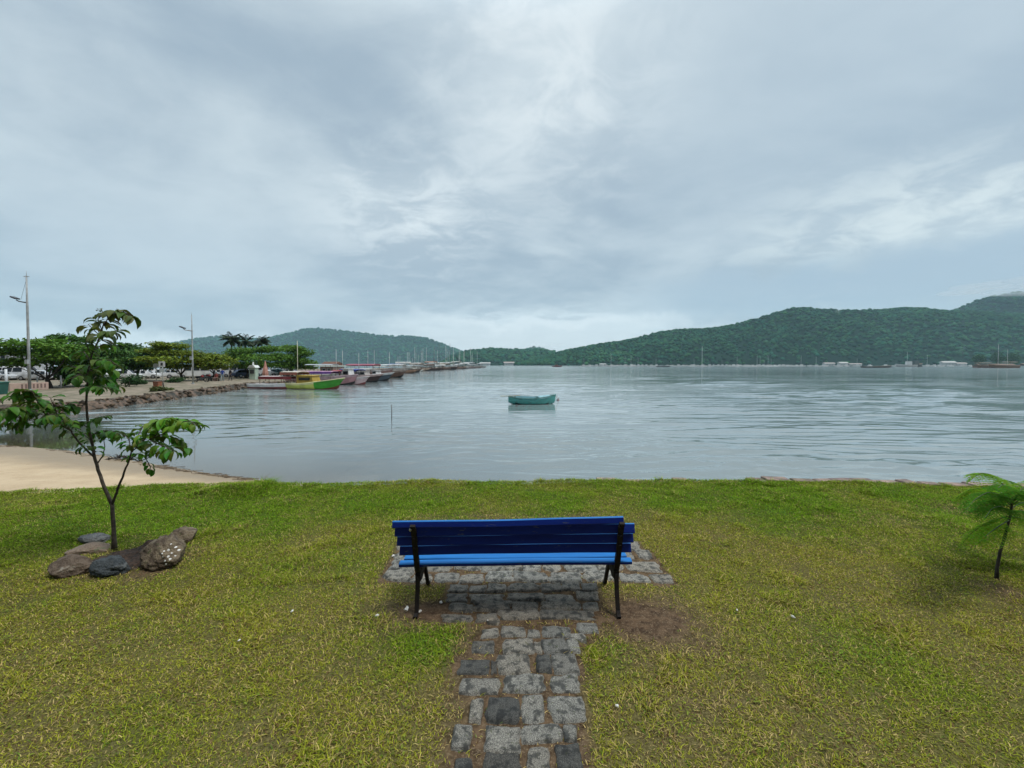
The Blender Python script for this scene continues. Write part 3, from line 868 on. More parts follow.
# ---- hills
M_HILL = pm('hill_ground', (0.010, 0.028, 0.016), (0.007, 0.02, 0.012), .95, 0.02, .35, .65, spec=.02)
M_CANOPY = leaf_mat('forest_canopy', 0.0, 1.0, spec=0.0)
def hill(name, sil, Yr, Ys, crown, spacing, seed, prof=0.8, tone=(1, 1, 1), drop=0.75, rough=0.10):
    r = np.random.default_rng(seed)
    sil = np.array(sil, float)
    n = 260
    u = np.linspace(sil[0, 0], sil[-1, 0], n)
    pyr = np.interp(u, sil[:, 0], sil[:, 1])
    ks = np.ones(5) / 5
    pyr = np.convolve(np.pad(pyr, 2, mode='edge'), ks, 'valid')
    dirs = np.array([ray(a, b)[:] for a, b in zip(u, pyr)])
    zr = CAM_H + dirs[:, 2] / dirs[:, 1] * Yr - crown * drop
    zr = np.maximum(zr, 0.5)
    dx = np.array([ray(a, HOR).x / ray(a, HOR).y for a in u])
    v = np.linspace(0, 1.35, 46)
    def at(uu, vv):
        zrr = np.interp(uu, u, zr); dxx = np.interp(uu, u, dx)
        sh = Ys + 0.10 * (Yr - Ys) * (vnoise(uu, uu * 0, 0.02) - .5) * 2
        Y = sh + (Yr - sh) * vv
        X = dxx * Y
        pr = np.where(vv <= 1, np.clip(vv, 0, 1) ** prof, 1 - (vv - 1) * 0.9)
        nse = (fbm(X, Y, 0.006, 4) - .5) * rough * 2 + (fbm(X + 500, Y, 0.0022, 3) - .5) * rough * 2.4
        w = np.clip(4 * vv * (1 - vv), 0, 1)
        Z = ZW - 0.3 + (zrr - ZW) * np.maximum(pr + nse * w * 1.1, 0)
        # never higher than the skyline as seen from the lawn
        lim = CAM_H + (zrr - CAM_H) / Yr * Y * 0.985
        Z = np.where(vv < 1, np.minimum(Z, np.maximum(lim, ZW + .2)), Z)
        return X, Y, Z
    U, Vv = np.meshgrid(u, v)
    X, Y, Z = at(U, Vv)
    o = grid_mesh(name, np.stack([X, Y, Z], -1), M_HILL, smooth=True)
    tag(o, kind='structure')
    # canopy: one lump per tree crown
    width = (X[20, -1] - X[20, 0])
    cnt = int(width * (Yr - Ys) * 1.0 / spacing ** 2)
    cu = r.uniform(u[0], u[-1], cnt); cv = r.random(cnt) ** 0.8 * 1.04
    ridge = r.random(cnt) < 0.06
    cv = np.where(ridge, r.uniform(.97, 1.02, cnt), cv)
    x, y, z = at(cu, cv)
    R = crown * r.uniform(.55, 1.25, cnt)
    V0, F0 = ico1()
    nv, nf = len(V0), len(F0)
    jit = 1 + 0.35 * (r.random((cnt, nv)) - .5)
    V = V0[None] * jit[..., None] * R[:, None, None] * np.array([1, 1, .8])
    V += np.stack([x, y, z + R * .35], 1)[:, None]
    Fi = (F0[None] + (np.arange(cnt) * nv)[:, None, None]).reshape(-1)
    g = r.uniform(.55, 1.45, cnt)
    big = 0.65 + 0.75 * fbm(x, y, 0.008, 3)
    yel = r.random(cnt)
    c = np.stack([0.013 + 0.020 * yel, 0.067 + .02 * yel, 0.041 - .010 * yel], 1) * (g * big)[:, None] * np.array(tone)
    nF = cnt * nf
    o2 = np_mesh(name.replace('hill', 'forest'), V.reshape(-1, 3), Fi, np.arange(nF) * 3, np.full(nF, 3), M_CANOPY, np.repeat(c, nv, 0))
    tag(o2, 'dense dark green forest covering the ' + name.replace('_', ' '), 'forest', kind='stuff')
hill('far_hill', [(-300, 340), (-60, 350), (60, 352), (140, 349), (170, 343), (195, 338), (222, 335), (250, 338), (268, 337.5), (282, 334), (297, 330), (307, 327.5), (326, 328), (340, 329.5), (359, 332), (385, 335), (418, 335.5), (429, 338), (445, 344), (461, 350.5), (478, 357), (500, 363)], 3900, 3000, 12, 26, 1, tone=(.9, 1.0, 1.05))
hill('misty_hill', [(505, 362), (520, 353), (528, 348), (535, 345.5), (543, 348), (552, 354), (570, 362)], 3300, 2600, 14, 30, 6)
hill('low_hill', [(440, 363), (452, 355), (461, 351.5), (475, 349), (492, 347.7), (515, 348.7), (540, 349), (552, 350), (559, 352), (575, 357), (600, 361.5), (640, 364)], 1900, 1500, 9, 15, 2)
hill('wooded_hill', [(515, 363.5), (530, 360), (545, 355), (559, 351.5), (575, 348), (595, 344), (612, 341.5), (633, 339), (645, 335), (655, 332), (677, 328.5), (699, 328.5), (720, 326.5), (744, 321), (760, 316.5), (790, 307), (800, 306.3), (820, 308.5), (850, 309.5), (875, 309), (908, 306.5), (930, 308), (946, 310), (980, 311), (1024, 314), (1200, 318), (1400, 326)], 1550, 1150, 6.5, 10.5, 3)
hill('high_hill', [(880, 345), (920, 325), (946, 312), (963, 305), (976, 299), (990, 295), (1010, 292), (1024, 290.5), (1080, 283), (1160, 280), (1300, 290), (1400, 300)], 2050, 1640, 9, 16, 4)
# ================================================================== NEAR THINGS
# ---- bench
M_BLUE = None
def make_bench():
    m, nt, b = new_mat('blue_paint')
    n1 = noise_n(nt, 5, 7, .6, sc=(0.35, 2.5, 2.5)); n2 = noise_n(nt, 26, 5, .65, sc=(.4, 1.6, 1.6))
    c = mixrgb(nt, ramp(nt, n1, .3, .7), (0.001, 0.0105, 0.125), (0.0013, 0.017, 0.175))
    c = mixrgb(nt, ramp(nt, n2, .62, .70), c, (0.06, 0.07, 0.11))
    nt.links.new(c, b.inputs['Base Color'])
    b.inputs['Roughness'].default_value = 0.5; b.inputs['Specular IOR Level'].default_value = 0.25
    bump(nt, b, n2, 0.25, 0.004)
    mi = pm('black_cast_iron', (0.008, 0.008, 0.010), (0.016, 0.012, 0.010), .7, 30, .5, .75, .4, .004, spec=.2)
    mz = pm('zinc_bolt', (0.5, 0.5, 0.48), (0.3, 0.28, 0.25), .45, 60, metal=.6)
    o0 = Vector((0.04, 3.35, 0))
    root = empty('park_bench', o0, 'blue painted slatted park bench with black iron legs on the stone pad', 'bench')
    ROLL = rad(0.75)
    mf, nt, b = new_mat('top_lit_blue_paint')  # lighter copy of the bench blue, standing in for skylight on upward faces
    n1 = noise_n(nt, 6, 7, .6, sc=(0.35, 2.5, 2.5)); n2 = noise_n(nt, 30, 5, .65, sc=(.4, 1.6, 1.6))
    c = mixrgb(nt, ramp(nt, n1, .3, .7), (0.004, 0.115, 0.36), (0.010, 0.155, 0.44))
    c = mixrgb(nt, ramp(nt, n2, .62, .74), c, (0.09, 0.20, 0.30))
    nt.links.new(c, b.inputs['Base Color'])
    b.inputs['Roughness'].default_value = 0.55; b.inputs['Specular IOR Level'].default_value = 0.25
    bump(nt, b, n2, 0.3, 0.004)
    def plank(name, xa, xb, y, z, dep, ht, tilt, roll=ROLL, dz=0.0, sag=0.0):
        """one board; tilt = rotation about the x axis"""
        mb = MB()
        n = 14
        R = Matrix.Rotation(tilt, 3, 'X')
        rings = []
        hy, hz, bv = dep / 2, ht / 2, 0.006
        sec = [(-hy, -hz + bv), (-hy + bv, -hz), (hy - bv, -hz), (hy, -hz + bv), (hy, hz - bv), (hy - bv, hz), (-hy + bv, hz), (-hy, hz - bv)]
        for k in range(n + 1):
            t = k / n
            x = xa + (xb - xa) * t
            off = math.tan(roll) * (x - 0.0) + dz * t - sag * math.sin(math.pi * t) + .0022 * math.sin(5.1 * t + xa * 40 + y * 17) + .0012 * math.sin(13 * t + z * 31)
            rings.append([Vector((x, 0, off)) + R @ Vector((0, p, q)) + Vector((0, y, z)) - Vector((o0.x, o0.y, 0)) for p, q in sec])
        mb.loft(rings)
        # upper faces take the lighter blue: light from above painted into the colour
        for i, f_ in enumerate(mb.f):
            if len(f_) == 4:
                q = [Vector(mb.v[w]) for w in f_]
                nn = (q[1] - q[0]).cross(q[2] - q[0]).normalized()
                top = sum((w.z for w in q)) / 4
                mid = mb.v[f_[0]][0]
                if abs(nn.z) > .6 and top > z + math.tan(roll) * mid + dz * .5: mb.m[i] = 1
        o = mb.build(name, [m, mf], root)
        return o
    # backrest boards (the top one is warped and lies almost flat)
    t_back = rad(-17)
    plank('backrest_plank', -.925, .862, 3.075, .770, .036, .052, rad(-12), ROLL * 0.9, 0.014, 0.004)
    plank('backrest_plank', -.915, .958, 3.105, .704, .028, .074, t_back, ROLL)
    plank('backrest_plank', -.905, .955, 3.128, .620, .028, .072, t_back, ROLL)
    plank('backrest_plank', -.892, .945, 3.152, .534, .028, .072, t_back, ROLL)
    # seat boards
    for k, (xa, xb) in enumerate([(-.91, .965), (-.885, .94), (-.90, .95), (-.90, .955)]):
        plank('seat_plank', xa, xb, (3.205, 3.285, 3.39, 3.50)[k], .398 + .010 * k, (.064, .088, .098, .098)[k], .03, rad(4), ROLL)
    for sx, zr in ((-.762, -.010), (.845, .011)):
        fr = MB()
        def strap(pts, w, th):
            # flat iron bar following pts=(y,z); w along x
            rings = []
            for i, (y, z) in enumerate(pts):
                a = pts[max(i - 1, 0)]; c_ = pts[min(i + 1, len(pts) - 1)]
                d = Vector((0, c_[0] - a[0], c_[1] - a[1])).normalized()
                nn = Vector((0, -d.z, d.y))
                t2 = th[i] if isinstance(th, (list, tuple)) else th
                p = Vector((sx - o0.x, y - o0.y, z + zr))
                rings.append([p + Vector((-w / 2, 0, 0)) + nn * t2 / 2, p + Vector((w / 2, 0, 0)) + nn * t2 / 2, p + Vector((w / 2, 0, 0)) - nn * t2 / 2, p + Vector((-w / 2, 0, 0)) - nn * t2 / 2])
            return rings
        # back upright behind the boards
        fr.loft(strap([(3.035, .775), (3.066, .735), (3.082, .69), (3.105, .61), (3.128, .535), (3.152, .46), (3.18, .385), (3.215, .34)], .040, [.02, .026, .026, .026, .026, .028, .035, .05]))
        # bracket plate under the seat
        fr.loft(strap([(3.195, .285), (3.25, .29), (3.36, .33), (3.46, .37), (3.60, .385)], .042, [.06, .10, .10, .06, .022]))
        fr.loft(strap([(3.20, .377), (3.3, .379), (3.45, .397), (3.60, .412)], .046, .022))
        # scroll between legs
        fr.tube([(sx - o0.x, 3.30 + .07 * math.cos(a) - o0.y, .30 + .06 * math.sin(a) + zr) for a in np.linspace(-2.6, 1.8, 14)], .011, 6)
        f = fr.build('side_frame', mi, root)
        lg = MB()
        lg.loft(strap([(3.20, .30), (3.195, .25), (3.185, .18), (3.165, .10), (3.145, .03), (3.125, .012 - zr), (3.10, .006 - zr)], .030, [.045, .036, .028, .024, .024, .026, .02]))
        lg.build('leg', mi, f)
        lg = MB()
        lg.loft(strap([(3.40, .345), (3.44, .27), (3.49, .19), (3.54, .10), (3.575, .03), (3.60, .012 - zr), (3.63, .006 - zr)], .028, [.045, .034, .026, .023, .023, .026, .02]))
        lg.build('leg', mi, f)
        for (y, z, dx) in ((3.058, .742, -.018), (3.09, .655, 0), (3.115, .57, 0)):
            bb = MB()
            bb.tube([(sx - o0.x + dx, y - .005 - o0.y, z + zr), (sx - o0.x + dx, y - .022 - o0.y, z + zr - .004)], [.012, .010], 10)
            bb.build('bolt', mz if z > .7 and sx < 0 else mi, f)
make_bench()

# ---- rocks round the sapling
def rock(name, label, px0, px1, pyt, pyb, depth, mat, seed, flat=1.0, rotz=0.0, dy=0.0, ridge=0.0, sink=.05, tilt=0.0):
    r = np.random.default_rng(seed)
    c = G((px0 + px1) / 2, pyb - 1); Y = c.y + depth * .4 + dy
    w = (P(px1, pyb, Y) - P(px0, pyb, Y)).x
    h = P((px0 + px1) / 2, pyt, Y).z
    h = max(h, .06)
    bm = bmesh.new(); bmesh.ops.create_icosphere(bm, subdivisions=5, radius=1)
    off = r.uniform(0, 50, 3)
    mbv = np.array([v.co[:] for v in bm.verts])
    n1 = fbm(mbv[:, 0] + off[0] + mbv[:, 2] * .7, mbv[:, 1] + off[1] - mbv[:, 2] * .6, 1.1, 4) - .5
    n2 = fbm(mbv[:, 0] * 1 + off[1], mbv[:, 2] + off[2], 3.2, 4) - .5
    # a few planar cuts make it angular
    R = 1 + .55 * n1 + .14 * n2
    V = mbv * R[:, None]
    for k in range(7):
        d = r.normal(size=3); d /= np.linalg.norm(d)
        lim = r.uniform(.62, .9)
        s = V @ d
        ov = np.maximum(s - lim, 0)
        V = V - d[None] * (ov * .85)[:, None]
    if ridge: V[:, 2] += ridge * np.sin(V[:, 0] * 9 + V[:, 1] * 4 + 2 * n1 * 6) * .06
    n3 = fbm(V[:, 0] * 1.3 + off[2], V[:, 1] * 1.3 + V[:, 2], 9, 3) - .5
    n4 = fbm(V[:, 0] * 1.1 + V[:, 2] * .9, V[:, 1] - V[:, 2] * 1.2 + off[0], 4, 4) - .5
    V = V * (1 + .12 * n3 + .22 * n4)[:, None]
    V /= np.abs(V).max(0)
    V = V * np.array([w / 2, depth / 2, (h + sink) / 2 * flat])
    Rz = np.array(Matrix.Rotation(tilt, 3, 'Y'))
    V = V @ Rz.T
    for v, co in zip(bm.verts, V): v.co = co
    me = bpy.data.meshes.new(name); bm.to_mesh(me); bm.free()
    me.materials.append(mat)
    me.polygons.foreach_set('use_smooth', [True] * len(me.polygons))
    xc = P((px0 + px1) / 2, pyb, Y).x
    o = link_obj(name, me, None, (xc, Y, (h - sink) / 2)); 
    tag(o, label, 'rock', 'rocks ringed around the left sapling')
    return o
def make_rocks():
    def rm(name, a, b, c, s1=7, s2=22, w=(1, 1, 1)):
        m, nt, bs = new_mat(name)
        n1 = noise_n(nt, s1, 7, .65, .4, sc=w); n2 = noise_n(nt, s2, 6, .65); n3 = noise_n(nt, 70, 4, .7)
        col = mixrgb(nt, ramp(nt, n1, .38, .6), a, b)
        col = mixrgb(nt, ramp(nt, n2, .58, .7), col, c)
        col = mixrgb(nt, ramp(nt, n3, .62, .75), col, tuple(q * .45 for q in a))
        nt.links.new(col, bs.inputs['Base Color']); bs.inputs['Roughness'].default_value = .82
        ad = nt.nodes.new('ShaderNodeMath'); ad.operation = 'ADD'; nt.links.new(n2, ad.inputs[0]); nt.links.new(n3, ad.inputs[1])
        bump(nt, bs, ad.outputs[0], 1.0, .03)
        return m
    brown = rm('brown_rock', (0.10, 0.066, 0.04), (0.25, 0.19, 0.12), (0.11, 0.12, 0.045), 9, 16)
    mott = rm('mottled_rock', (0.10, 0.065, 0.042), (0.20, 0.145, 0.10), (0.50, 0.45, 0.37), 8, 7)
    pink = rm('pinkish_rock', (0.25, 0.17, 0.115), (0.31, 0.225, 0.155), (0.16, 0.17, 0.08), 4, 9)
    grey = rm('grey_rock', (0.12, 0.12, 0.12), (0.22, 0.21, 0.19), (0.08, 0.08, 0.08))
    slate = rm('slate_rock', (0.035, 0.045, 0.05), (0.075, 0.085, 0.09), (0.18, 0.19, 0.19), 6, 10, (1, 4, 4))
    rock('rock', 'low grey rock at the back, half hidden behind the pinkish rock', 78, 110, 539.5, 549, .22, grey, 11, dy=.12)
    rock('rock', 'flat pinkish brown rock lying left of the sapling trunk', 67, 112, 544.5, 557, .30, pink, 12, dy=.02)
    rock('rock', 'mottled brown rock with a pale patch at the left end of the ring', 50, 90, 556, 580, .26, mott, 13)
    rock('rock', 'dark bluish slate rock in front of the sapling trunk', 90, 131, 554, 579, .24, slate, 14, ridge=1.0)
    rock('rock', 'jagged grey brown rock behind the big white spotted boulder', 172, 196, 527, 551, .26, brown, 15, dy=.12, tilt=.15)
    o = rock('rock', 'biggest brown boulder of the ring with white lichen spots', 145, 190, 535.5, 573, .36, brown, 16, tilt=-.12)
    # lichen spots on the camera-facing flank
    ml = pm('white_lichen', (0.72, 0.70, 0.66), (0.5, 0.48, 0.44), .9, 50)
    mb = MB(); r = random.Random(4)
    me = o.data
    dep = bpy.context.evaluated_depsgraph_get()
    for (px, py) in [(171, 544), (164, 551), (168, 550.5), (176, 547), (179, 550), (163, 557), (168, 556.5), (165, 561), (172, 553), (166, 564), (175.5, 556), (162, 553.5), (170, 559)]:
        d = ray(px, py)
        org = Vector((0, 0, CAM_H)) - o.location
        ok, hit, nrm, _ = o.ray_cast(org, d.normalized())
        if not ok: continue
        t = nrm.orthogonal().normalized(); bt = nrm.cross(t)
        rr = r.uniform(.007, .015); mb = MB()
        c0 = mb.vert(hit + nrm * .006)
        ring = [mb.vert(hit + nrm * .0005 + (t * math.cos(a) + bt * math.sin(a)) * rr * r.uniform(.6, 1.3)) for a in np.linspace(0, 6.283, 9)[:-1]]
        for k in range(8): mb.face((c0, ring[k], ring[(k + 1) % 8]))
        mb.build('lichen_spot', ml, o, smooth=True)
make_rocks()
def make_mulch():
    # loose soil and roots heaped between the rocks
    c = G(131, 562)
    xs = np.linspace(-.52, .52, 60); ys = np.linspace(-.30, .36, 40)
    X, Y = np.meshgrid(xs, ys)
    rr = np.sqrt((X / .48) ** 2 + (Y / .30) ** 2)
    Z = .10 * np.exp(-((X - .08) / .17) ** 2 - ((Y - .20) / .10) ** 2) + .05 * np.exp(-rr ** 2 * 1.3)
    Z = Z * (.5 + 1.0 * fbm(X + 3, Y + 8, 12, 3)) + .03 * (fbm(X, Y, 30, 3) - .5) - .045 * sstep(rr, .7, 1.15)
    m = pm('mulch_soil', (0.075, 0.042, 0.026), (0.022, 0.015, 0.011), .95, 30, .35, .65, 1.0, .02)
    o = grid_mesh('soil_mound', np.stack([X, Y, Z], -1), m, loc=(c.x, c.y + .05, 0), smooth=True)
    tag(o, 'dark loose soil heaped between the rocks around the sapling', kind='stuff')
make_mulch()

# ---- big leaves (left sapling)
def big_leaf(V, Fq, C, base, d, up, L, W, droop, col):
    d = d.normalized()
    s = d.cross(up)
    s = s.normalized() if s.length > 1e-4 else d.orthogonal().normalized()
    u = s.cross(d)
    b0 = len(V)
    prof = [(0.0, .04), (.22, .78), (.45, 1.0), (.72, .72), (1.0, .02)]
    pos = base.copy(); dirv = d.copy()
    pt = 0
    for (t, w) in prof:
        st = (t - pt) * L; pt = t
        q = Quaternion(s, -droop * st / L)
        dirv = q @ dirv; uu = s.cross(dirv)
        pos = pos + dirv * st
        fold = uu * (W * w * .22)
        V.append(pos - s * W * w / 2 + fold); V.append(pos); V.append(pos + s * W * w / 2 + fold)
        C.extend([col] * 3)
    for k in range(4):
        a = b0 + k * 3
        Fq.append((a, a + 1, a + 4, a + 3)); Fq.append((a + 1, a + 2, a + 5, a + 4))
def make_sapling():
    base = G(114.5, 550); Y0 = base.y
    root = empty('sapling', (base.x, base.y, 0), 'young broad leaved sapling with drooping dark leaves ringed by rocks', 'sapling')
    off = Vector((base.x, base.y, 0))
    mbark = pm('sapling_bark', (0.085, 0.065, 0.045), (0.03, 0.023, 0.018), .9, 25, .35, .65, .6, .006, attr=True)
    def pt(px, py, dy=0.0): return P(px, py, Y0 + dy) - off
    tr = MB()
    tr.tube([pt(114.5, 552), pt(114, 540), pt(113.5, 525), pt(112.5, 512), pt(112, 503)], [.030, .021, .018, .0175, .0175], 9)
    tr.build('trunk', mbark, root, smooth=True)
    branches = [
        ([(112, 505, 0), (105, 488, .02), (98, 470, .04), (94.5, 455, .06), (90, 436, .08), (87, 415, .06), (86.5, 395, .05), (87, 375, .03), (92, 355, .0), (100, 335, -.03), (105, 321, -.05)], .021, .006),
        ([(112, 505, 0), (118, 488, -.04), (124, 472, -.08), (129, 460, -.12), (131.5, 450, -.15)], .016, .007),
        ([(94.5, 457, .06), (86, 450, -.05), (78, 441, -.12), (71, 431, -.2), (60, 424, -.25), (46, 416, -.3), (28, 411, -.32), (8, 412, -.35)], .012, .004),
        ([(97, 464, .05), (102, 457, .1), (104.5, 449, .14), (104, 440, .18)], .009, .004),
        ([(130, 458, -.1), (138, 461, -.05), (146, 459, 0), (152, 455, .05)], .007, .004),
        ([(131, 452, -.15), (142, 444, -.22), (155, 437, -.28), (172, 430, -.3), (186, 427, -.32)], .008, .003),
    ]
    br = MB()
    for pts, r0, r1 in branches:
        n = len(pts)
        q = [pt(*p) for p in pts]
        fine = []
        for a, b_ in zip(q, q[1:]):
            for k in range(3): fine.append(a.lerp(b_, k / 3))
        fine.append(q[-1])
        m_ = len(fine)
        for i in range(2, m_ - 1): fine[i] += Vector((random.uniform(-.004, .004), random.uniform(-.004, .004), random.uniform(-.003, .003)))
        br.tube(fine, [(r0 + (r1 - r0) * i / (m_ - 1)) * .82 for i in range(m_)], 7)
    # leafy shoots
    shoots = [
        # top
        ([(104, 326, -.05), (110, 314, -.08), (121, 310, -.1), (131, 316, -.1)], 16, 1.0, 'y'),
        ([(102, 331, -.04), (98, 319, 0), (103, 311, .05)], 6, .9, 'y'),
        ([(100, 336, -.03), (92, 328, .08), (88, 324, .12)], 4, .9, 'y'),
        ([(98, 341, -.02), (107, 333, -.15), (117, 330, -.22)], 9, 1.0, 'y'),
        ([(94, 350, 0), (103, 344, .15), (113, 344, .25)], 8, 1.0, 'g'),
        ([(92, 356, 0), (87, 346, -.1), (86, 341, -.15)], 6, .9, 'g'),
        ([(88, 370, .03), (98, 360, -.2), (110, 360, -.3), (118, 366, -.32)], 11, 1.1, 'g'),
        ([(88, 372, .03), (100, 366, .2), (112, 370, .3)], 10, 1.1, 'g'),
        ([(87, 378, .04), (78, 368, .15), (70, 366, .2)], 8, 1.0, 'g'),
        ([(87, 380, .04), (80, 374, -.18), (72, 378, -.28)], 8, 1.0, 'g'),
        ([(87, 384, .04), (97, 378, .1), (108, 380, .15), (118, 386, .18)], 11, 1.1, 'g'),
        ([(87, 388, .04), (97, 386, -.2), (106, 388, -.3)], 9, 1.1, 'g'),
        ([(90, 360, 0), (84, 352, .2), (75, 352, .3)], 7, 1.0, 'g'),
        # left mass
        ([(60, 424, -.25), (55, 408, -.3), (50, 397, -.35)], 9, 1.1, 'g'),
        ([(52, 419, -.28), (60, 408, -.15), (68, 404, -.1), (76, 408, -.05)], 10, 1.1, 'g'),
        ([(46, 416, -.3), (38, 402, -.4), (32, 391, -.45), (20, 390, -.48)], 13, 1.1, 'g'),
        ([(40, 414, -.3), (30, 404, -.2), (20, 396, -.12), (8, 396, -.1)], 13, 1.1, 'g'),
        ([(28, 411, -.32), (18, 408, -.5), (6, 408, -.6), (-8, 414, -.7)], 13, 1.1, 'g'),
        ([(8, 412, -.35), (-6, 410, -.38), (-22, 414, -.4)], 9, 1.1, 'g'),
        ([(34, 412, -.31), (26, 422, -.28), (14, 428, -.26)], 8, 1.0, 'g'),
        ([(66, 428, -.22), (62, 418, -.4), (52, 414, -.52), (42, 418, -.6)], 11, 1.0, 'g'),
        ([(72, 433, -.2), (68, 424, -.05), (60, 420, .08)], 8, 1.0, 'g'),
        ([(20, 411, -.33), (14, 420, -.3), (4, 424, -.3)], 7, 1.0, 'g'),
        ([(50, 417, -.28), (44, 404, -.12), (36, 400, 0)], 9, 1.1, 'g'),
        # middle
        ([(88, 428, .08), (80, 422, .0), (74, 422, -.05)], 5, 1.0, 'g'),
        ([(88, 424, .07), (96, 418, -.05), (104, 416, -.1)], 6, 1.0, 'g'),
        ([(90, 436, .08), (99, 431, .15), (108, 431, .2), (114, 434, .22)], 9, 1.0, 'g'),
        ([(104, 440, .18), (110, 432, .15), (118, 431, .12), (125, 436, .1)], 10, 1.0, 'g'),
        ([(92, 442, .07), (84, 434, .2), (78, 432, .28)], 6, 1.0, 'g'),
        ([(96, 452, .06), (90, 446, -.1), (84, 446, -.18)], 4, .9, 'g'),
        # right mass
        ([(131, 450, -.15), (129, 440, -.1), (124, 434, -.05)], 7, 1.1, 'g'),
        ([(132, 450, -.15), (138, 436, -.1), (143, 426, -.05), (152, 421, 0)], 13, 1.15, 'l'),
        ([(142, 444, -.22), (148, 430, -.3), (157, 421, -.35), (168, 417, -.38)], 14, 1.15, 'l'),
        ([(155, 437, -.28), (162, 425, -.2), (172, 419, -.15), (183, 419, -.12)], 13, 1.15, 'l'),
        ([(172, 430, -.3), (180, 422, -.38), (190, 421, -.42), (197, 426, -.45)], 11, 1.1, 'l'),
        ([(160, 435, -.29), (170, 436, -.15), (180, 440, -.08), (186, 448, -.05)], 10, 1.1, 'g'),
        ([(150, 440, -.25), (158, 444, -.38), (166, 447, -.45), (176, 452, -.5)], 10, 1.1, 'g'),
        ([(140, 446, -.2), (146, 438, -.08), (152, 432, .05)], 8, 1.1, 'g'),
        ([(152, 455, .05), (156, 450, 0), (163, 450, -.05), (168, 456, -.08)], 8, 1.05, 'g'),
        ([(146, 459, 0), (150, 466, .05), (151, 470, .06)], 3, .9, 'g'),
        ([(131, 460, -.1), (135, 455, 0), (142, 452, .08)], 5, .9, 'l'),
    ]
    V, Fq, C = [], [], []
    r = random.Random(11)
    for pts, nl, sz, kind in shoots:
        q = [pt(*p) for p in pts]
        br.tube(q, [.0045] * (len(q) - 1) + [.002], 5)
        tot = len(q) - 1
        for k in range(int(nl * 2.5)):
            t = (k + .8) / (nl * 2.5) * tot
            i = min(int(t), tot - 1); p = q[i].lerp(q[i + 1], min(t - i, 1))
            ax = (q[i + 1] - q[i]).normalized()
            sd = ax.cross(Vector((0, 0, 1))); sd = sd.normalized() if sd.length > .1 else Vector((1, 0, 0))
            sgn = 1 if k % 2 else -1
            d = ax * r.uniform(.2, .7) + sd * sgn * r.uniform(.5, 1.0) + Vector((r.uniform(-.25, .25), r.uniform(-.25, .25), r.uniform(-.55, .15)))
            up = Vector((r.uniform(-.3, .3), r.uniform(-.3, .3), 1))
            L = r.uniform(.06, .118) * sz * (1.3 if kind == 'y' else 1); W = L * r.uniform(.46, .58)
            if kind == 'y': c = (r.uniform(.05, .10), r.uniform(.08, .13), .016)
            elif kind == 'l': c = (r.uniform(.07, .15), r.uniform(.17, .28), r.uniform(.012, .025))
            else: c = (r.uniform(.035, .09), r.uniform(.095, .19), r.uniform(.010, .022))
            pet = p + d.normalized() * r.uniform(.012, .03)
            br.tube([p, pet], .0018, 3, cap=False)
            big_leaf(V, Fq, C, pet, d, up, L, W, r.uniform(.6, 1.7), c)
    br.build('branches', mbark, root, smooth=True)
    Fa = np.array(Fq); n = len(Fa)
    np_mesh('foliage', np.array([v[:] for v in V]), Fa.ravel(), np.arange(n) * 4, np.full(n, 4), leaf_mat('sapling_leaf', .3, .45, spec=.18), np.array(C), root, smooth=True)
make_sapling()

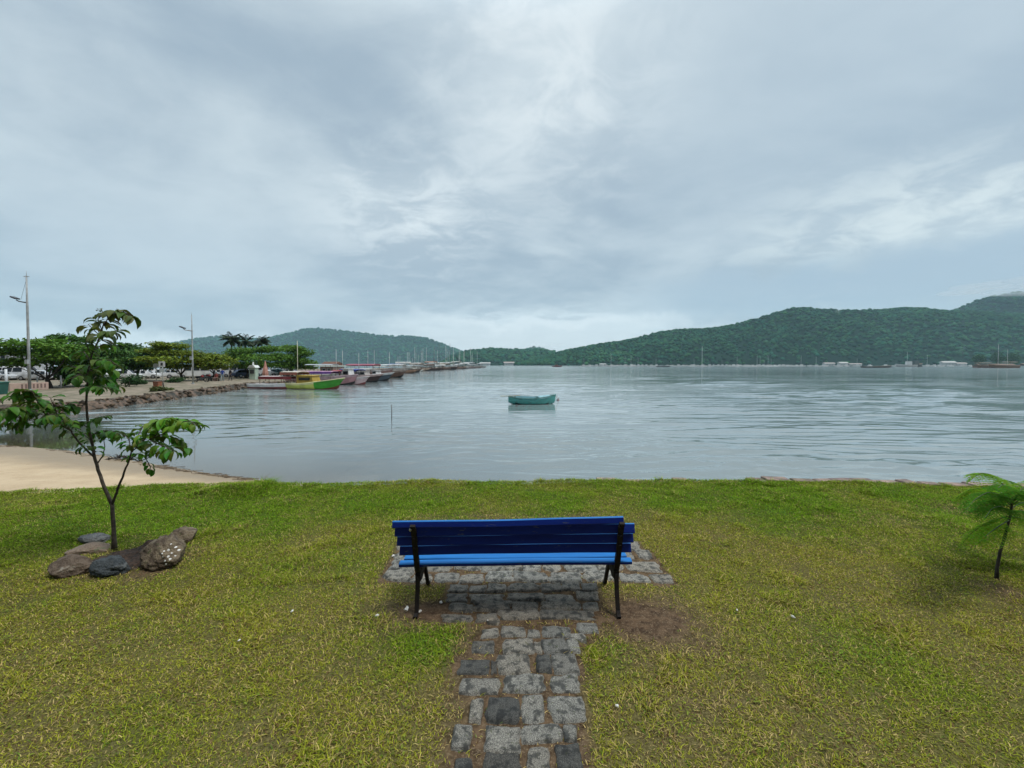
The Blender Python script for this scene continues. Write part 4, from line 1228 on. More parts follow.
# ---- feathery sapling at the right edge
def make_feather_tree():
    base = G(996.5, 579); Y0 = base.y
    root = empty('feathery_sapling', (base.x, base.y, 0), 'small feathery leaved sapling with a thin dark stem at the right edge of the lawn', 'sapling')
    off = Vector((base.x, base.y, 0))
    def pt(px, py, dy=0.0): return P(px, py, Y0 + dy) - off
    mb = MB(); mbark = pm('feathery_bark', (0.055, 0.043, 0.033), (0.022, 0.018, 0.015), .9, 30, bmp=.5, bdist=.005)
    mb.tube([pt(996.5, 581), pt(997, 568), pt(1000, 552), pt(1004, 540), pt(1007.5, 526), pt(1011, 513), pt(1012, 503), pt(1013, 497)], [.017, .0125, .011, .0105, .010, .009, .008, .006], 8)
    mb.build('trunk', mbark, root, smooth=True)
    r = random.Random(21)
    fronds = [
        ([(1012, 503, 0), (1003, 484, -.05), (992, 474.5, -.1), (980, 472.5, -.12), (971, 480, -.14)], 'l'),
        ([(1012, 502, 0), (1001, 492, .12), (985, 487, .22), (968, 490, .3), (955, 499, .36)], 'l'),
        ([(1011, 506, 0), (1000, 494, -.2), (987, 492, -.32), (974, 500, -.42), (966, 510, -.48)], 'd'),
        ([(1011, 508, 0), (998, 500, .05), (984, 502, .08), (972, 512, .1)], 'd'),
        ([(1010, 512, 0), (1001, 506, -.25), (992, 508, -.45), (985, 518, -.6)], 'd'),
        ([(1010, 516, 0), (998, 519, .1), (984, 524, .18), (970, 534, .22), (962, 544, .25)], 'l'),
        ([(1009, 520, 0), (999, 526, -.15), (988, 534, -.22), (979, 543, -.25)], 'l'),
        ([(1012, 503, 0), (1022, 488, .05), (1036, 480, .1), (1052, 484, .12)], 'l'),
        ([(1012, 505, 0), (1024, 496, -.2), (1040, 496, -.3), (1056, 506, -.36)], 'd'),
        ([(1012, 508, 0), (1022, 502, .2), (1036, 504, .35), (1048, 512, .42)], 'd'),
        ([(1011, 512, 0), (1022, 510, -.1), (1034, 516, -.16), (1044, 526, -.2)], 'd'),
        ([(1010, 516, 0), (1020, 518, .1), (1034, 524, .14), (1046, 536, .16)], 'l'),
        ([(1012, 503, 0), (1012, 488, .25), (1008, 480, .45), (1002, 480, .6)], 'd'),
        ([(1012, 503, 0), (1008, 490, -.3), (1003, 484, -.5), (998, 488, -.65)], 'd'),
        ([(1012, 504, 0), (1004, 497, .05), (994, 496, .06), (985, 503, .06)], 'd'),
        ([(1012, 504, 0), (1018, 494, -.3), (1024, 490, -.5), (1030, 496, -.62)], 'd'),
    ]
    C, D, Nn, Ln, Wd, K = [], [], [], [], [], []
    rb = MB()
    for pts, kind in fronds:
        q = [pt(*p) for p in pts]
        # smooth curve
        fine = []
        for a, b_ in zip(q, q[1:]):
            for k in range(8): fine.append(a.lerp(b_, k / 8))
        fine.append(q[-1])
        for _ in range(5):
            fine = [fine[0]] + [(fine[i - 1] + fine[i] * 2 + fine[i + 1]) / 4 for i in range(1, len(fine) - 1)] + [fine[-1]]
        rb.tube(fine, [.005 - .0035 * i / len(fine) for i in range(len(fine))], 5)
        nP = 20; m_ = len(fine) - 1
        for k in range(4, nP + 1):
            t = k / nP * m_; i = min(int(t), m_ - 1); p = fine[i].lerp(fine[i + 1], t - i)
            ax = (fine[i + 1] - fine[i]).normalized()
            sd = ax.cross(Vector((0, 0, 1))).normalized()
            plen = .13 * math.sin(math.pi * (k / nP * .78 + .16)) * r.uniform(.85, 1.1)
            for sgn in (-1, 1):
                pd = (ax * .55 + sd * sgn + Vector((0, 0, -.10))).normalized()
                nl = max(int(plen / .0085), 3)
                for j in range(nl):
                    f = (j + .5) / nl
                    pp = p + pd * plen * f + Vector((0, 0, -.045 * f * f))
                    for s2 in (-1, 1):
                        side = pd.cross(Vector((0, 0, 1))).normalized() * s2
                        C.append(pp[:]); D.append((side + pd * .4 + Vector((0, 0, r.uniform(-.25, .1))))[:])
                        Nn.append((r.uniform(-.3, .3), r.uniform(-.3, .3), 1))
                        Ln.append(.030 * (1 - .45 * f) * r.uniform(.8, 1.2)); Wd.append(.0125)
                        if kind == 'l': K.append((r.uniform(.11, .19), r.uniform(.24, .35), .014))
                        else: K.append((r.uniform(.04, .08), r.uniform(.13, .20), .010))
    rb.build('frond_stems', pm('green_stem', (.07, .11, .03), (.05, .07, .02), .7), root, smooth=True)
    leaf_cloud('foliage', np.array(C), np.array(D), np.array(Nn), np.array(Ln), np.array(Wd), np.array(K), leaf_mat('feathery_leaf', .38, .7, spec=.05), root)
make_feather_tree()

# ---- scraps of litter
def make_litter():
    m = pm('white_scrap', (0.74, 0.72, 0.68), (0.5, 0.47, 0.42), .8, 40)
    for i, (px, py, s, lab) in enumerate([
        (441, 604, .034, 'white crumpled scrap on the soil under the left half of the bench'),
        (420, 613, .03, 'white scrap beside the rear left bench leg'),
        (406, 612, .04, 'curled pale leaf scrap left of the bench leg'),
        (488, 622, .016, 'tiny white fleck where the path meets the bench pad'),
        (393, 557, .03, 'pale scrap at the left rim of the stone pad'),
        (377, 617, .028, 'pale scrap in the grass farther left of the bench'),
        (239, 643, .02, 'small white scrap on the lawn below the rocks'),
        (292, 613, .024, 'white scrap on the lawn midway between rocks and bench'),
        (737, 612, .018, 'small white fleck on the lawn right of the bare soil'),
        (793, 617, .028, 'white scrap lying farthest right on the lawn'),
        (617, 708, .022, 'white scrap in the grass right of the stone path')]):
        r = random.Random(i + 50)
        c = G(px, py); bm = bmesh.new()
        bmesh.ops.create_icosphere(bm, subdivisions=2, radius=1)
        for v in bm.verts:
            k = r.uniform(.55, 1.15)
            v.co = Vector((v.co.x * s * k * .62, v.co.y * s * k * .4, v.co.z * s * k * .3))
            if i == 2: v.co.z += .03 * abs(v.co.x / s)
        me = bpy.data.meshes.new('litter_scrap'); bm.to_mesh(me); bm.free(); me.materials.append(m)
        o = link_obj('litter_scrap', me, None, (c.x, c.y, float(lawn_z(np.array([c.x]), np.array([c.y]))[0]) + .016 + s * .15))
        o.rotation_euler = (r.uniform(-.3, .3), r.uniform(-.3, .3), r.uniform(0, 3))
        tag(o, lab, 'litter', 'white scraps scattered on the lawn')
make_litter()

# ---- dinghy, buoy, stake
def make_dinghy():
    wy = 404.0
    c = G(531.5, wy, ZW); sc_ = c.y / F
    L = 46 * sc_; B = 1.35
    root = empty('dinghy', (c.x, c.y, ZW), 'small teal rowing dinghy with a pale blue tarp moored alone on the bay', 'rowing boat', rz=rad(6))
    mh = pm('teal_hull', (0.07, 0.36, 0.34), (0.07, 0.26, 0.24), .5, 6, .35, .65)
    mt = pm('teal_rim', (0.11, 0.26, 0.25), (0.05, 0.14, 0.13), .5, 8)
    mtp = pm('dinghy_tarp', (0.035, 0.15, 0.17), (0.02, 0.10, 0.12), .6, 3, .4, .6)
    mpl = pm('pale_tarp', (0.28, 0.46, 0.50), (0.16, 0.33, 0.37), .6, 5)
    mw = pm('pole_wood', (0.42, 0.36, 0.16), (0.28, 0.22, 0.12), .8, 10)
    def bw(t): return B / 2 * max(.03, (1 - max(0, (t - .5) / .5) ** 2.4)) * (.45 + .55 * math.sin(min(1, t / .4) * math.pi / 2))
    def sh(t): return .40 + .16 * (1 - t) ** 2 + .62 * max(0, t - .35) ** 1.6
    def X(t, zf): return (t - .5) * L + .14 * zf * max(0, t - .7) / .3
    rings = []; inner = []
    for k in range(23):
        t = k / 22
        b = bw(t); s = sh(t)
        rk = .36 * max(0, (.30 - t) / .30) ** 1.4 + .30 * max(0, (t - .72) / .28) ** 1.5
        sec = [(1, s), (1, s - .07), (.93, s * .5 + rk * .4), (.72, .02 + rk), (.4, -.16 + rk), (0, -.22 + rk)]
        full = [(X(t, z / s), -q * b, z) for q, z in sec] + [(X(t, z / s), q * b, z) for q, z in sec[-2::-1]]
        rings.append(full)
        inner.append([(X(t, 1), -b * .93, s - .005), (X(t, .7) - .02, -b * .82, s * .45), (X(t, .5) - .02, 0, s * .22), (X(t, .7) - .02, b * .82, s * .45), (X(t, 1), b * .93, s - .005)])
    mb = MB(); mb.loft(rings, closed=False, cap=False)
    mb.face([mb.vert(p) for p in rings[0]])
    mb.loft(inner, closed=False, cap=False); mb.face([mb.vert(p) for p in inner[0]])
    for i, f_ in enumerate(mb.f):
        if sum(mb.v[q][2] for q in f_) / len(f_) < .06: mb.m[i] = 1
    mb.build('hull', [mh, pm('dinghy_bottom_paint', (.012, .03, .032), (.02, .035, .032), .5, 5)], root, smooth=False, fix=False)
    rim = MB()
    for sg in (-1, 1):
        rim.tube([(X(k / 22, 1), sg * bw(k / 22) * .97, sh(k / 22) + .004) for k in range(23)], .032, 6)
    rim.tube([(X(0, 1), -bw(0), sh(0)), (X(0, 1), bw(0), sh(0))], .03, 6)
    rim.build('gunwale', mt, root, smooth=True)
    for t in (.3, .8):
        th = MB(); th.box((X(t, .8), 0, sh(t) - .1), (.2, bw(t) * 1.85, .035), None, 0, .008); th.build('thwart', mt, root)
    # tarp drawn over the stern half, a paler one forward
    def tarp(name, t0, t1, m, hump):
        rows = []
        for i in range(13):
            t = t0 + (t1 - t0) * i / 12
            row = []
            for j in range(11):
                q = -1 + 2 * j / 10
                z = sh(t) + .02 + hump * (1 - q * q) * math.sin(math.pi * (.15 + .8 * i / 12)) + .02 * math.sin(i * 2.1 + j * 1.3)
                if abs(q) > .95: z -= .1
                row.append((X(t, 1), q * (bw(t) + .03), z))
            rows.append(row)
        tb = MB(); tb.loft(rows, closed=False, cap=False)
        ob = tb.build(name, m, root, smooth=True)
        md = ob.modifiers.new('thick', 'SOLIDIFY'); md.thickness = .012
    tarp('tarp', .14, .60, mtp, .10)
    tarp('tarp', .64, .88, mpl, .03)
    po = MB(); po.tube([(-L * .5 - .62, .1, sh(0) + .06), (-L * .5 + .2, .12, sh(0) + .05), (-L * .5 + .9, .14, sh(0) + .10)], .022, 6)
    o = po.build('pole', mw, None, loc=root.location); o.rotation_euler = root.rotation_euler
    tag(o, 'yellowish wooden pole sticking out over the stern of the teal dinghy', 'pole')
    # mooring float
    b = G(558, 400.5, ZW)
    rel = Matrix.Rotation(-rad(6), 3, 'Z') @ Vector((b.x - c.x, b.y - c.y, .20))
    bowp = Vector((X(1, 1) - .03, 0, sh(1) - .06)); mid = bowp.lerp(rel, .5) - Vector((0, 0, .10))
    rb = MB(); rb.tube([bowp, mid, rel], .014, 5); rb.build('mooring_rope', mw, root)
    fl = MB()
    ring = []
    for k in range(9):
        a = -math.pi / 2 + math.pi * k / 8
        ring.append([(math.cos(a) * .13 * math.cos(q), math.cos(a) * .13 * math.sin(q), -.02 + math.sin(a) * .15) for q in np.linspace(0, 2 * math.pi, 13)[:-1]])
    fl.loft(ring)
    fl.tube([(0, 0, .12), (0, 0, .20), (.04, 0, .23), (.07, 0, .20)], .018, 5)
    o = fl.build('mooring_float', pm('float_plastic', (.22, .12, .12), (.09, .07, .08), .6, 6), loc=(b.x, b.y, ZW), smooth=True)
    tag(o, 'small dull pink mooring float just off the bow of the teal dinghy', 'buoy')
    s = G(391.5, 420, ZW)
    h = P(391.5, 404.5, s.y).z - ZW
    st = MB(); st.tube([(0, 0, -.6), (.02, 0, h * .5), (.01, 0, h)], [.028, .022, .016], 7)
    o = st.build('stake', pm('stake_wood', (.13, .12, .11), (.07, .065, .06), .9, 12), loc=(s.x, s.y, ZW), smooth=True)
    tag(o, 'thin bare stake standing upright in the shallow water', 'stake')
    # seaweed clump and wrack on the beach
    w = G(121, 458, -.95)
    r = random.Random(8); mb = MB()
    for k in range(36):
        a = r.uniform(0, 6.28); p = Vector((r.gauss(0, .16), r.gauss(0, .09), r.uniform(0, .08)))
        mb.tube([p, p + Vector((math.cos(a) * .12, math.sin(a) * .12, r.uniform(-.02, .08))), p + Vector((math.cos(a + .7) * .24, math.sin(a + .7) * .2, r.uniform(-.03, .03)))], [.014, .011, .004], 5)
    o = mb.build('seaweed_clump', pm('dark_weed', (.05, .04, .03), (.025, .022, .02), .9, 9), loc=(w.x, w.y, -1.0))
    tag(o, 'dark clump of stranded weed at the water edge of the beach', 'seaweed')
    mb = MB()
    for k in range(210):
        px = r.uniform(-40, 250); py = np.interp(px, [p[0] for p in shore_px], [p[1] for p in shore_px])
        q = G(px, py + 1.8 + r.gauss(0, 1.1), ZW)
        if r.random() > .35 + .65 * (px > 150): continue
        z = float(beach_zf(np.array([q.x]), np.array([q.y]))[0]) + .015
        a = r.uniform(-.9, .5); l = r.uniform(.05, .28)
        d = Vector((math.cos(a), math.sin(a), 0)) * l
        mb.tube([Vector((q.x, q.y, z)) - d, Vector((q.x, q.y, z + .008)), Vector((q.x, q.y, z)) + d], .007, 4)
    o = mb.build('wrack_line', pm('wrack', (.20, .145, .09), (.10, .075, .05), .95, 6))
    tag(o, 'brown line of twigs and weed left along the beach waterline', kind='stuff')
make_dinghy()
# ================================================================== QUAY, BOATS, FAR SHORE
M_PAINTS = {}
def paint(c, rough=.45):
    k = tuple(round(q, 3) for q in c) + (rough,)
    if k not in M_PAINTS:
        M_PAINTS[k] = pm('paint_%d' % len(M_PAINTS), c, tuple(q * .72 for q in c), rough, 1.3, .35, .62, detail=7)
    return M_PAINTS[k]
M_GLASS = pm('dark_glass', (.02, .026, .03), (.03, .036, .04), .12, 3)
M_TYRE = pm('tyre_rubber', (.018, .018, .019), None, .85, 12)
M_RIM = pm('alloy_rim', (.45, .45, .46), None, .35, 12, metal=.7)
M_POLE = pm('galvanised_pole', (.40, .42, .42), (.28, .30, .30), .5, 2)
M_DARKMETAL = pm('dark_metal', (.06, .065, .07), None, .5, 3)
M_WOODP = pm('weathered_wood', (.20, .14, .09), (.10, .07, .05), .8, 3)
M_TRUNK = pm('tree_bark', (.085, .065, .05), (.04, .032, .026), .9, 2.2, bmp=.6, bdist=.03)
M_LEAF = leaf_mat('tree_leaf', .25, .6, spec=.15)
M_PALM = leaf_mat('palm_leaf', .15, .5)

# ---- street lamps
def lamp(px, pyb, pyt, arm_py, arm_len_px, label, spike=True):
    b = Q(px, pyb); Y = b.y
    H = P(px, pyt, Y).z - ZQ
    root = empty('street_lamp', (b.x, b.y, ZQ), label, 'street lamp', 'street lamps on the quay')
    s = Y / F
    mb = MB(); r0 = .10 if spike else .085
    mb.tube([(0, 0, 0), (0, 0, H * .35), (0, 0, H * .68), (0, 0, H * .96)], [r0 * 1.1, r0, r0 * .8, r0 * .55], 10)
    mb.tube([(0, 0, H * .95), (0, 0, H)], [r0 * .3, r0 * .12], 6)
    mb.tube([(0, 0, 0), (0, 0, .12)], [r0 * 1.9, r0 * 1.9], 10)
    if spike: mb.box((0, 0, H * .955), (.5, .06, .05))
    mb.build('pole', M_POLE, root, smooth=True)
    za = P(px, arm_py, Y).z - ZQ
    al = arm_len_px * s
    a = MB(); a.tube([(0, 0, za - .12), (-al * .6, -.15, za), (-al * .75, -.2, za + .12)], [.06, .05, .045], 7)
    a.build('arm', M_DARKMETAL if spike else M_POLE, root, smooth=True)
    h = MB()
    R = Matrix.Rotation(rad(22), 3, 'Y')
    h.box((-al * .84, -.22, za + .30), (al * .5, .42, .13), R, 0, .04)
    h.build('lamp_head', M_DARKMETAL, root)
    if spike:
        g = MB()
        g.tube([(-.02, 0, H * .93), (-al * .45, -.1, za + .15)], .012, 4); g.build('stay_wire', M_DARKMETAL, root)
        bx = MB(); bx.box((.0, -.15, H * .24), (.26, .2, .4), None, 0, .02); bx.build('control_box', M_POLE, root)
    else:
        bx = MB(); bx.box((-.05, -.14, H * .36), (.3, .18, .42), None, 0, .02); bx.build('control_box', M_POLE, root)
lamp(29.8, 390.5, 271, 301.5, 11, 'tall white street lamp with a dark side arm at the left end of the quay')
lamp(193, 384, 312, 330, 9.5, 'slimmer street lamp standing near the quay edge before the yellow green trees', False)

# ---- trees
def crown_tree(name, label, px, pyb, pads, tone, seed, trunk_r=.16, lean_px=0.0, nleaf=210, group='broad spreading trees on the quay', dY=0, leaf=.36, limbs=True):
    """pads: (px, py, rx_px, ry_px) clusters of foliage in the picture; each becomes 2-3 flat clumps in depth"""
    r = np.random.default_rng(seed)
    b = Q(px, pyb); Y = b.y + dY; b.y = Y
    b.x = P(px, pyb, Y).x
    s = Y / F
    root = empty(name, (b.x, b.y, ZQ), label, 'tree', group)
    off = np.array([b.x, b.y, ZQ])
    C, D, Nn, Ln, Wd, K = [], [], [], [], [], []
    tr = MB()
    fork = P(px + lean_px, pyb - 6, Y) - Vector(off)
    fork.z = max(fork.z, .9)
    tr.tube([(0, 0, -.1), fork * .5 + Vector((.05, 0, 0)), fork], [trunk_r * 1.3, trunk_r, trunk_r * .85], 9)
    tr.build('trunk', M_TRUNK, root, smooth=True)
    lb = MB()
    for (cx, cy, rx, ry) in pads:
        for k in range(3):
            dy = r.uniform(-1, 1) * max(rx * s * 1.1, 1.2)
            c = np.array((P(cx + r.uniform(-.25, .25) * rx, cy + r.uniform(-.3, .3) * ry, Y) - Vector(off))[:]) + np.array([0, dy, 0])
            Rx, Rz = rx * s * r.uniform(.7, 1.1), ry * s * r.uniform(.7, 1.05)
            if limbs and k == 0:
                cc = Vector(c)
                mid = fork.lerp(cc, .55) + Vector((r.uniform(-.2, .2), r.uniform(-.2, .2), -.15))
                lb.tube([fork, mid, cc - Vector((0, 0, Rz * .4))], [trunk_r * .38, trunk_r * .2, .02], 5)
            n = int(nleaf * 2.3 * (.6 + .8 * min(Rx * Rz, 3)))
            p = r.normal(size=(n, 3)); p /= np.linalg.norm(p, axis=1, keepdims=True)
            p *= (r.random(n) ** .42)[:, None]
            lump = .75 + .5 * vnoise(p[:, 0] * 2 + k * 7 + cx, p[:, 1] * 2 + cy, 1.4)
            pos = c + p * lump[:, None] * np.array([Rx, Rx * .9, Rz])
            C.append(pos)
            d = np.stack([r.normal(size=n), r.normal(size=n), r.normal(size=n) * .45 - .2], 1)
            D.append(d)
            Nn.append(np.stack([r.normal(size=n) * .5, r.normal(size=n) * .5, np.ones(n)], 1))
            Ln.append(leaf * r.uniform(.7, 1.3, n)); Wd.append(leaf * .6 * r.uniform(.7, 1.2, n))
            t = np.array(tone) * r.uniform(.8, 1.2)
            K.append(t[None] * r.uniform(.55, 1.5, n)[:, None] * np.array([1, 1, 1]) * np.stack([r.uniform(.85, 1.25, n), np.ones(n), np.ones(n)], 1))
    if limbs: lb.build('limbs', M_TRUNK, root, smooth=True)
    leaf_cloud('crown', np.concatenate(C), np.concatenate(D), np.concatenate(Nn), np.concatenate(Ln), np.concatenate(Wd), np.concatenate(K), M_LEAF, root)
G1, G2, G3, G4 = (.055, .13, .025), (.085, .18, .022), (.15, .21, .022), (.03, .08, .022)
crown_tree('almond_tree', 'spreading tree with a thick dark trunk right beside the tall street lamp', 50, 388,
           [(40, 341, 16, 3.5), (54, 345, 22, 4), (35, 352, 22, 4), (60, 354, 22, 5), (18, 351, 9, 3.5), (16, 362, 10, 4), (45, 362, 20, 4), (68, 348, 14, 4)], G2, 31, .2, -3, 130)
crown_tree('almond_tree', 'leaning trunk tree with a dense dark crown behind the top of the sapling', 60, 386,
           [(72, 338, 14, 3.5), (84, 346, 16, 5), (96, 352, 18, 6), (76, 358, 18, 7), (92, 366, 18, 7), (104, 362, 14, 6), (85, 375, 16, 6), (72, 370, 12, 6)], G1, 32, .17, 16, 130)
crown_tree('almond_tree', 'rounded green tree before the white cars, right of the sapling top', 137.5, 380.5,
           [(133, 346, 12, 3.5), (128, 352, 12, 4), (144, 351, 12, 4), (135, 358, 17, 4.5), (124, 363, 10, 4), (146, 362, 12, 4), (136, 366, 12, 3.5)], G1, 33, .16, 0, 110)
crown_tree('almond_tree', 'yellow green umbrella shaped tree behind the second street lamp', 182, 381,
           [(166, 345, 10, 3), (176, 346, 12, 3.5), (158, 351, 12, 3.5), (172, 353, 18, 4), (188, 353, 12, 4), (162, 359, 16, 3.5), (184, 360, 18, 4), (196, 360, 8, 3.5), (174, 366, 14, 3)], G3, 34, .18, -1, 110)
crown_tree('almond_tree', 'low olive coloured tree between the second street lamp and the palms', 214, 380,
           [(204, 356, 8, 3), (216, 357, 12, 3.2), (208, 361, 12, 3), (222, 362, 12, 3.5), (200, 364, 7, 3), (215, 366, 14, 3)], G3, 35, .15, 0, 110)
crown_tree('almond_tree', 'wide bright green tree under the coconut palms by the moored boats', 246, 378,
           [(240, 352, 12, 3), (254, 349, 14, 3.5), (268, 349, 14, 3.5), (232, 357, 12, 3.5), (248, 357, 16, 4), (266, 357, 18, 4.5), (240, 364, 14, 3.5), (260, 364, 18, 4)], G2, 36, .18, 2, 110)
crown_tree('almond_tree', 'rightmost rounded tree of the quay above the fishing boats', 292, 376.5,
           [(284, 348, 12, 3.5), (296, 349, 12, 4), (306, 353, 10, 4), (288, 356, 14, 4.5), (304, 360, 12, 4.5), (286, 364, 14, 4), (312, 364, 7, 4), (300, 367, 12, 3)], G2, 37, .18, 0, 110)
crown_tree('almond_tree', 'darker tree half hidden between the umbrella shaped tree and the rounded tree', 150, 376,
           [(152, 356, 10, 4), (146, 362, 9, 4), (158, 364, 10, 4)], G4, 38, .14, 0, 90)
def bush(label, px, pyb, w, h, tone, seed):
    crown_tree('bush', label, px, pyb, [(px, pyb - h * .5, w * .5, h * .45), (px - w * .2, pyb - h * .3, w * .4, h * .3)], tone, seed, .05, 0, 90, 'small bushes on the quay', 0, .2, False)
bush('dark rounded bush on the quay under the sapling top', 129, 387, 10, 14, G4, 41)
bush('low dark bush at the foot of the rounded tree', 137.5, 384.5, 7, 6, G4, 42)
bush('low hedge like bush under the umbrella shaped tree', 178, 382.5, 16, 6, (.03, .075, .02), 43)
bush('dark shrub beneath the leaning tree', 112, 383, 14, 10, G4, 44)
bush('pale green weed tuft on the bank next to the rusty bin', 163, 391, 5, 5, (.10, .13, .04), 45)

# ---- palms
def palm(label, px, pyb, pyc, rpx, seed, lean=0):
    r = random.Random(seed)
    b = Q(px, pyb); Y = b.y; s = Y / F
    root = empty('coconut_palm', (b.x, b.y, ZQ), label, 'palm', 'coconut palms on the quay')
    top = P(px + lean, pyc, Y) - Vector((b.x, b.y, ZQ))
    tr = MB(); tr.tube([(0, 0, 0), top * .5 + Vector((-.15, 0, 0)), top], [.2, .15, .12], 9); tr.build('trunk', M_TRUNK, root, smooth=True)
    C, D, Nn, Ln, Wd, K = [], [], [], [], [], []
    R = rpx * s
    rb = MB()
    for f in range(26):
        az = f * 2.399 + r.uniform(-.2, .2); el = r.uniform(-.35, 1.25)
        L = R * r.uniform(.85, 1.15)
        p = Vector(top); d = Vector((math.cos(az) * math.cos(el), math.sin(az) * math.cos(el), math.sin(el)))
        n = 22; pts = [p.copy()]
        for k in range(n):
            d = (d + Vector((0, 0, -.055))).normalized()
            p = p + d * L / n; pts.append(p.copy())
            sd = d.cross(Vector((0, 0, 1)))
            sd = sd.normalized() if sd.length > .05 else Vector((1, 0, 0))
            ll = R * .30 * math.sin(math.pi * (k / n * .8 + .15))
            for sg in (-1, 1):
                for q in range(2):
                    C.append((p - d * L / n * q * .5)[:]); D.append((sd * sg + d * .6 + Vector((0, 0, -.45 + r.uniform(-.2, .2))))[:])
                    Nn.append((0, 0, 1)); Ln.append(ll * r.uniform(.8, 1.1)); Wd.append(.2)
                    g = r.uniform(.6, 1.3); K.append((.03 * g, .062 * g, .018 * g))
        rb.tube(pts[::4], .025, 4)
    rb.build('frond_ribs', M_TRUNK, root)
    leaf_cloud('fronds', np.array(C), np.array(D), np.array(Nn), np.array(Ln), np.array(Wd), np.array(K), M_PALM, root)
palm('tallest coconut palm, leftmost of the three above the trees', 233, 376, 340, 11, 51, -1.5)
palm('middle coconut palm of the three above the trees', 247, 375.5, 341, 9.5, 52, -1)
palm('coconut palm farthest right of the three above the trees', 262, 375.2, 342, 9.5, 53, 0)

# ---- cars
def car(label, px, pyb, L, W, H, heading, col, kind='hatch', group='cars parked along the quay'):
    b = Q(px, pyb)
    root = empty('parked_van' if kind == 'van' else 'parked_car', (b.x, b.y, ZQ + .004), label, 'van' if kind == 'van' else 'car', group, heading)
    m = paint(col, .3)
    w = W / 2
    if kind == 'van':
        st = [(-.5, .55, .9, 1.0), (-.47, .35, 1.0, 1.0), (-.2, .3, 1.0, 1.0), (.2, .3, 1.0, 1.0), (.32, .3, .98, 1.0), (.44, .3, .62, .98), (.5, .4, .5, .9)]
    elif kind == 'pickup':
        st = [(-.5, .5, .58, .97), (-.48, .35, .6, 1.0), (-.12, .3, .6, 1.0), (-.10, .3, .98, 1.0), (.12, .3, 1.0, 1.0), (.24, .3, .64, 1.0), (.44, .3, .58, .97), (.5, .45, .5, .88)]
    else:
        st = [(-.5, .5, .62, .92), (-.46, .32, .72, .97), (-.30, .3, .97, 1.0), (-.05, .3, 1.0, 1.0), (.10, .3, .97, 1.0), (.25, .3, .62, 1.0), (.42, .3, .54, .96), (.5, .42, .46, .86)]
    mb = MB(); rings = []
    zb = H * .60
    for (x, z0, zt, ww) in st:
        X = x * L; zt = zt * H; z0 = z0 * .85
        belt = min(zb, zt - .02)
        wr = w * ww * (.80 if zt > zb + .1 else .93)
        rings.append([(X, -w * ww * .9, z0), (X, -w * ww, z0 + .18), (X, -w * ww * .98, belt), (X, -wr, zt - .03), (X, -wr * .8, zt), (X, wr * .8, zt), (X, wr, zt - .03), (X, w * ww * .98, belt), (X, w * ww, z0 + .18), (X, w * ww * .9, z0)])
    mb.loft(rings)
    body = mb.build('body', m, root, smooth=False)
    # windows (their own panes, a hair proud of the body)
    hi = [q for q in st if q[2] * H > zb + .15]
    xa, xb = hi[0][0] * L + .12, hi[-1][0] * L - .05
    for sg in (-1, 1):
        wb = MB(); n = 3 if kind != 'pickup' else 1
        for k in range(n):
            x0 = xa + (xb - xa) * k / n + .05; x1 = xa + (xb - xa) * (k + 1) / n - .05
            yb_, yt = w * .985 + .012, w * .83 + .012
            i = [wb.vert((x0, sg * yb_, zb + .03)), wb.vert((x1, sg * yb_, zb + .03)), wb.vert((x1 - (.12 if k == n - 1 else 0), sg * yt, H * .92)), wb.vert((x0 + (.1 if k == 0 else 0), sg * yt, H * .92))]
            wb.face(i)
        wb.build('side_window', M_GLASS, root)
    # windscreen and rear window
    f0, f1 = hi[-1], st[st.index(hi[-1]) + 1]
    wb = MB(); e = .02
    i = [wb.vert((f1[0] * L + e, -w * .82, f1[2] * H + .02)), wb.vert((f1[0] * L + e, w * .82, f1[2] * H + .02)), wb.vert((f0[0] * L + e + .06, w * .68, f0[2] * H - .03)), wb.vert((f0[0] * L + e + .06, -w * .68, f0[2] * H - .03))]
    wb.face(i); wb.build('windscreen', M_GLASS, root)
    r0, r1 = hi[0], st[max(st.index(hi[0]) - 1, 0)]
    wb = MB()
    i = [wb.vert((r1[0] * L - e, -w * .78, max(r1[2] * H * .98, zb))), wb.vert((r1[0] * L - e, w * .78, max(r1[2] * H * .98, zb))), wb.vert((r0[0] * L - e - .04, w * .66, r0[2] * H - .05)), wb.vert((r0[0] * L - e - .04, -w * .66, r0[2] * H - .05))]
    wb.face(i); wb.build('rear_window', M_GLASS, root)
    for sx in (-.31, .32):
        for sg in (-1, 1):
            t = MB(); t.tube([(sx * L, sg * (w - .18), .33), (sx * L, sg * (w + .02), .33)], [.33, .33], 16)
            wl_ = t.build('wheel', M_TYRE, root, smooth=False)
            t = MB(); t.tube([(sx * L, sg * (w + .02), .33), (sx * L, sg * (w + .035), .33)], [.20, .17], 12)
            t.build('rim', M_RIM, wl_)
    for sg in (-1, 1):
        t = MB(); t.box((L * .488, sg * w * .68, H * .44), (.1, .3, .13), None, 0, .02); t.build('headlight', paint((.75, .75, .72), .2), root)
        t = MB(); t.box((-L * .488, sg * w * .74, H * .50), (.1, .2, .22), None, 0, .02); t.build('tail_light', paint((.35, .02, .02), .3), root)
    return root
WHT, SIL, BLK, BLU, GRY = (.8, .81, .82), (.55, .57, .59), (.025, .026, .03), (.03, .06, .16), (.18, .19, .2)
car('long white van parked behind the pink wall at the far left', 17, 380, 5.2, 1.95, 2.1, rad(8), WHT, 'van')
car('silver car parked just right of the tall street lamp', 37.5, 380.3, 4.3, 1.75, 1.5, rad(186), SIL)
car('silver car at the left frame edge beside the white van', -1.5, 380.4, 4.3, 1.75, 1.5, rad(10), SIL)
car('dark car half hidden behind the thick dark tree trunk', 45, 380.1, 4.2, 1.75, 1.5, rad(8), BLK)
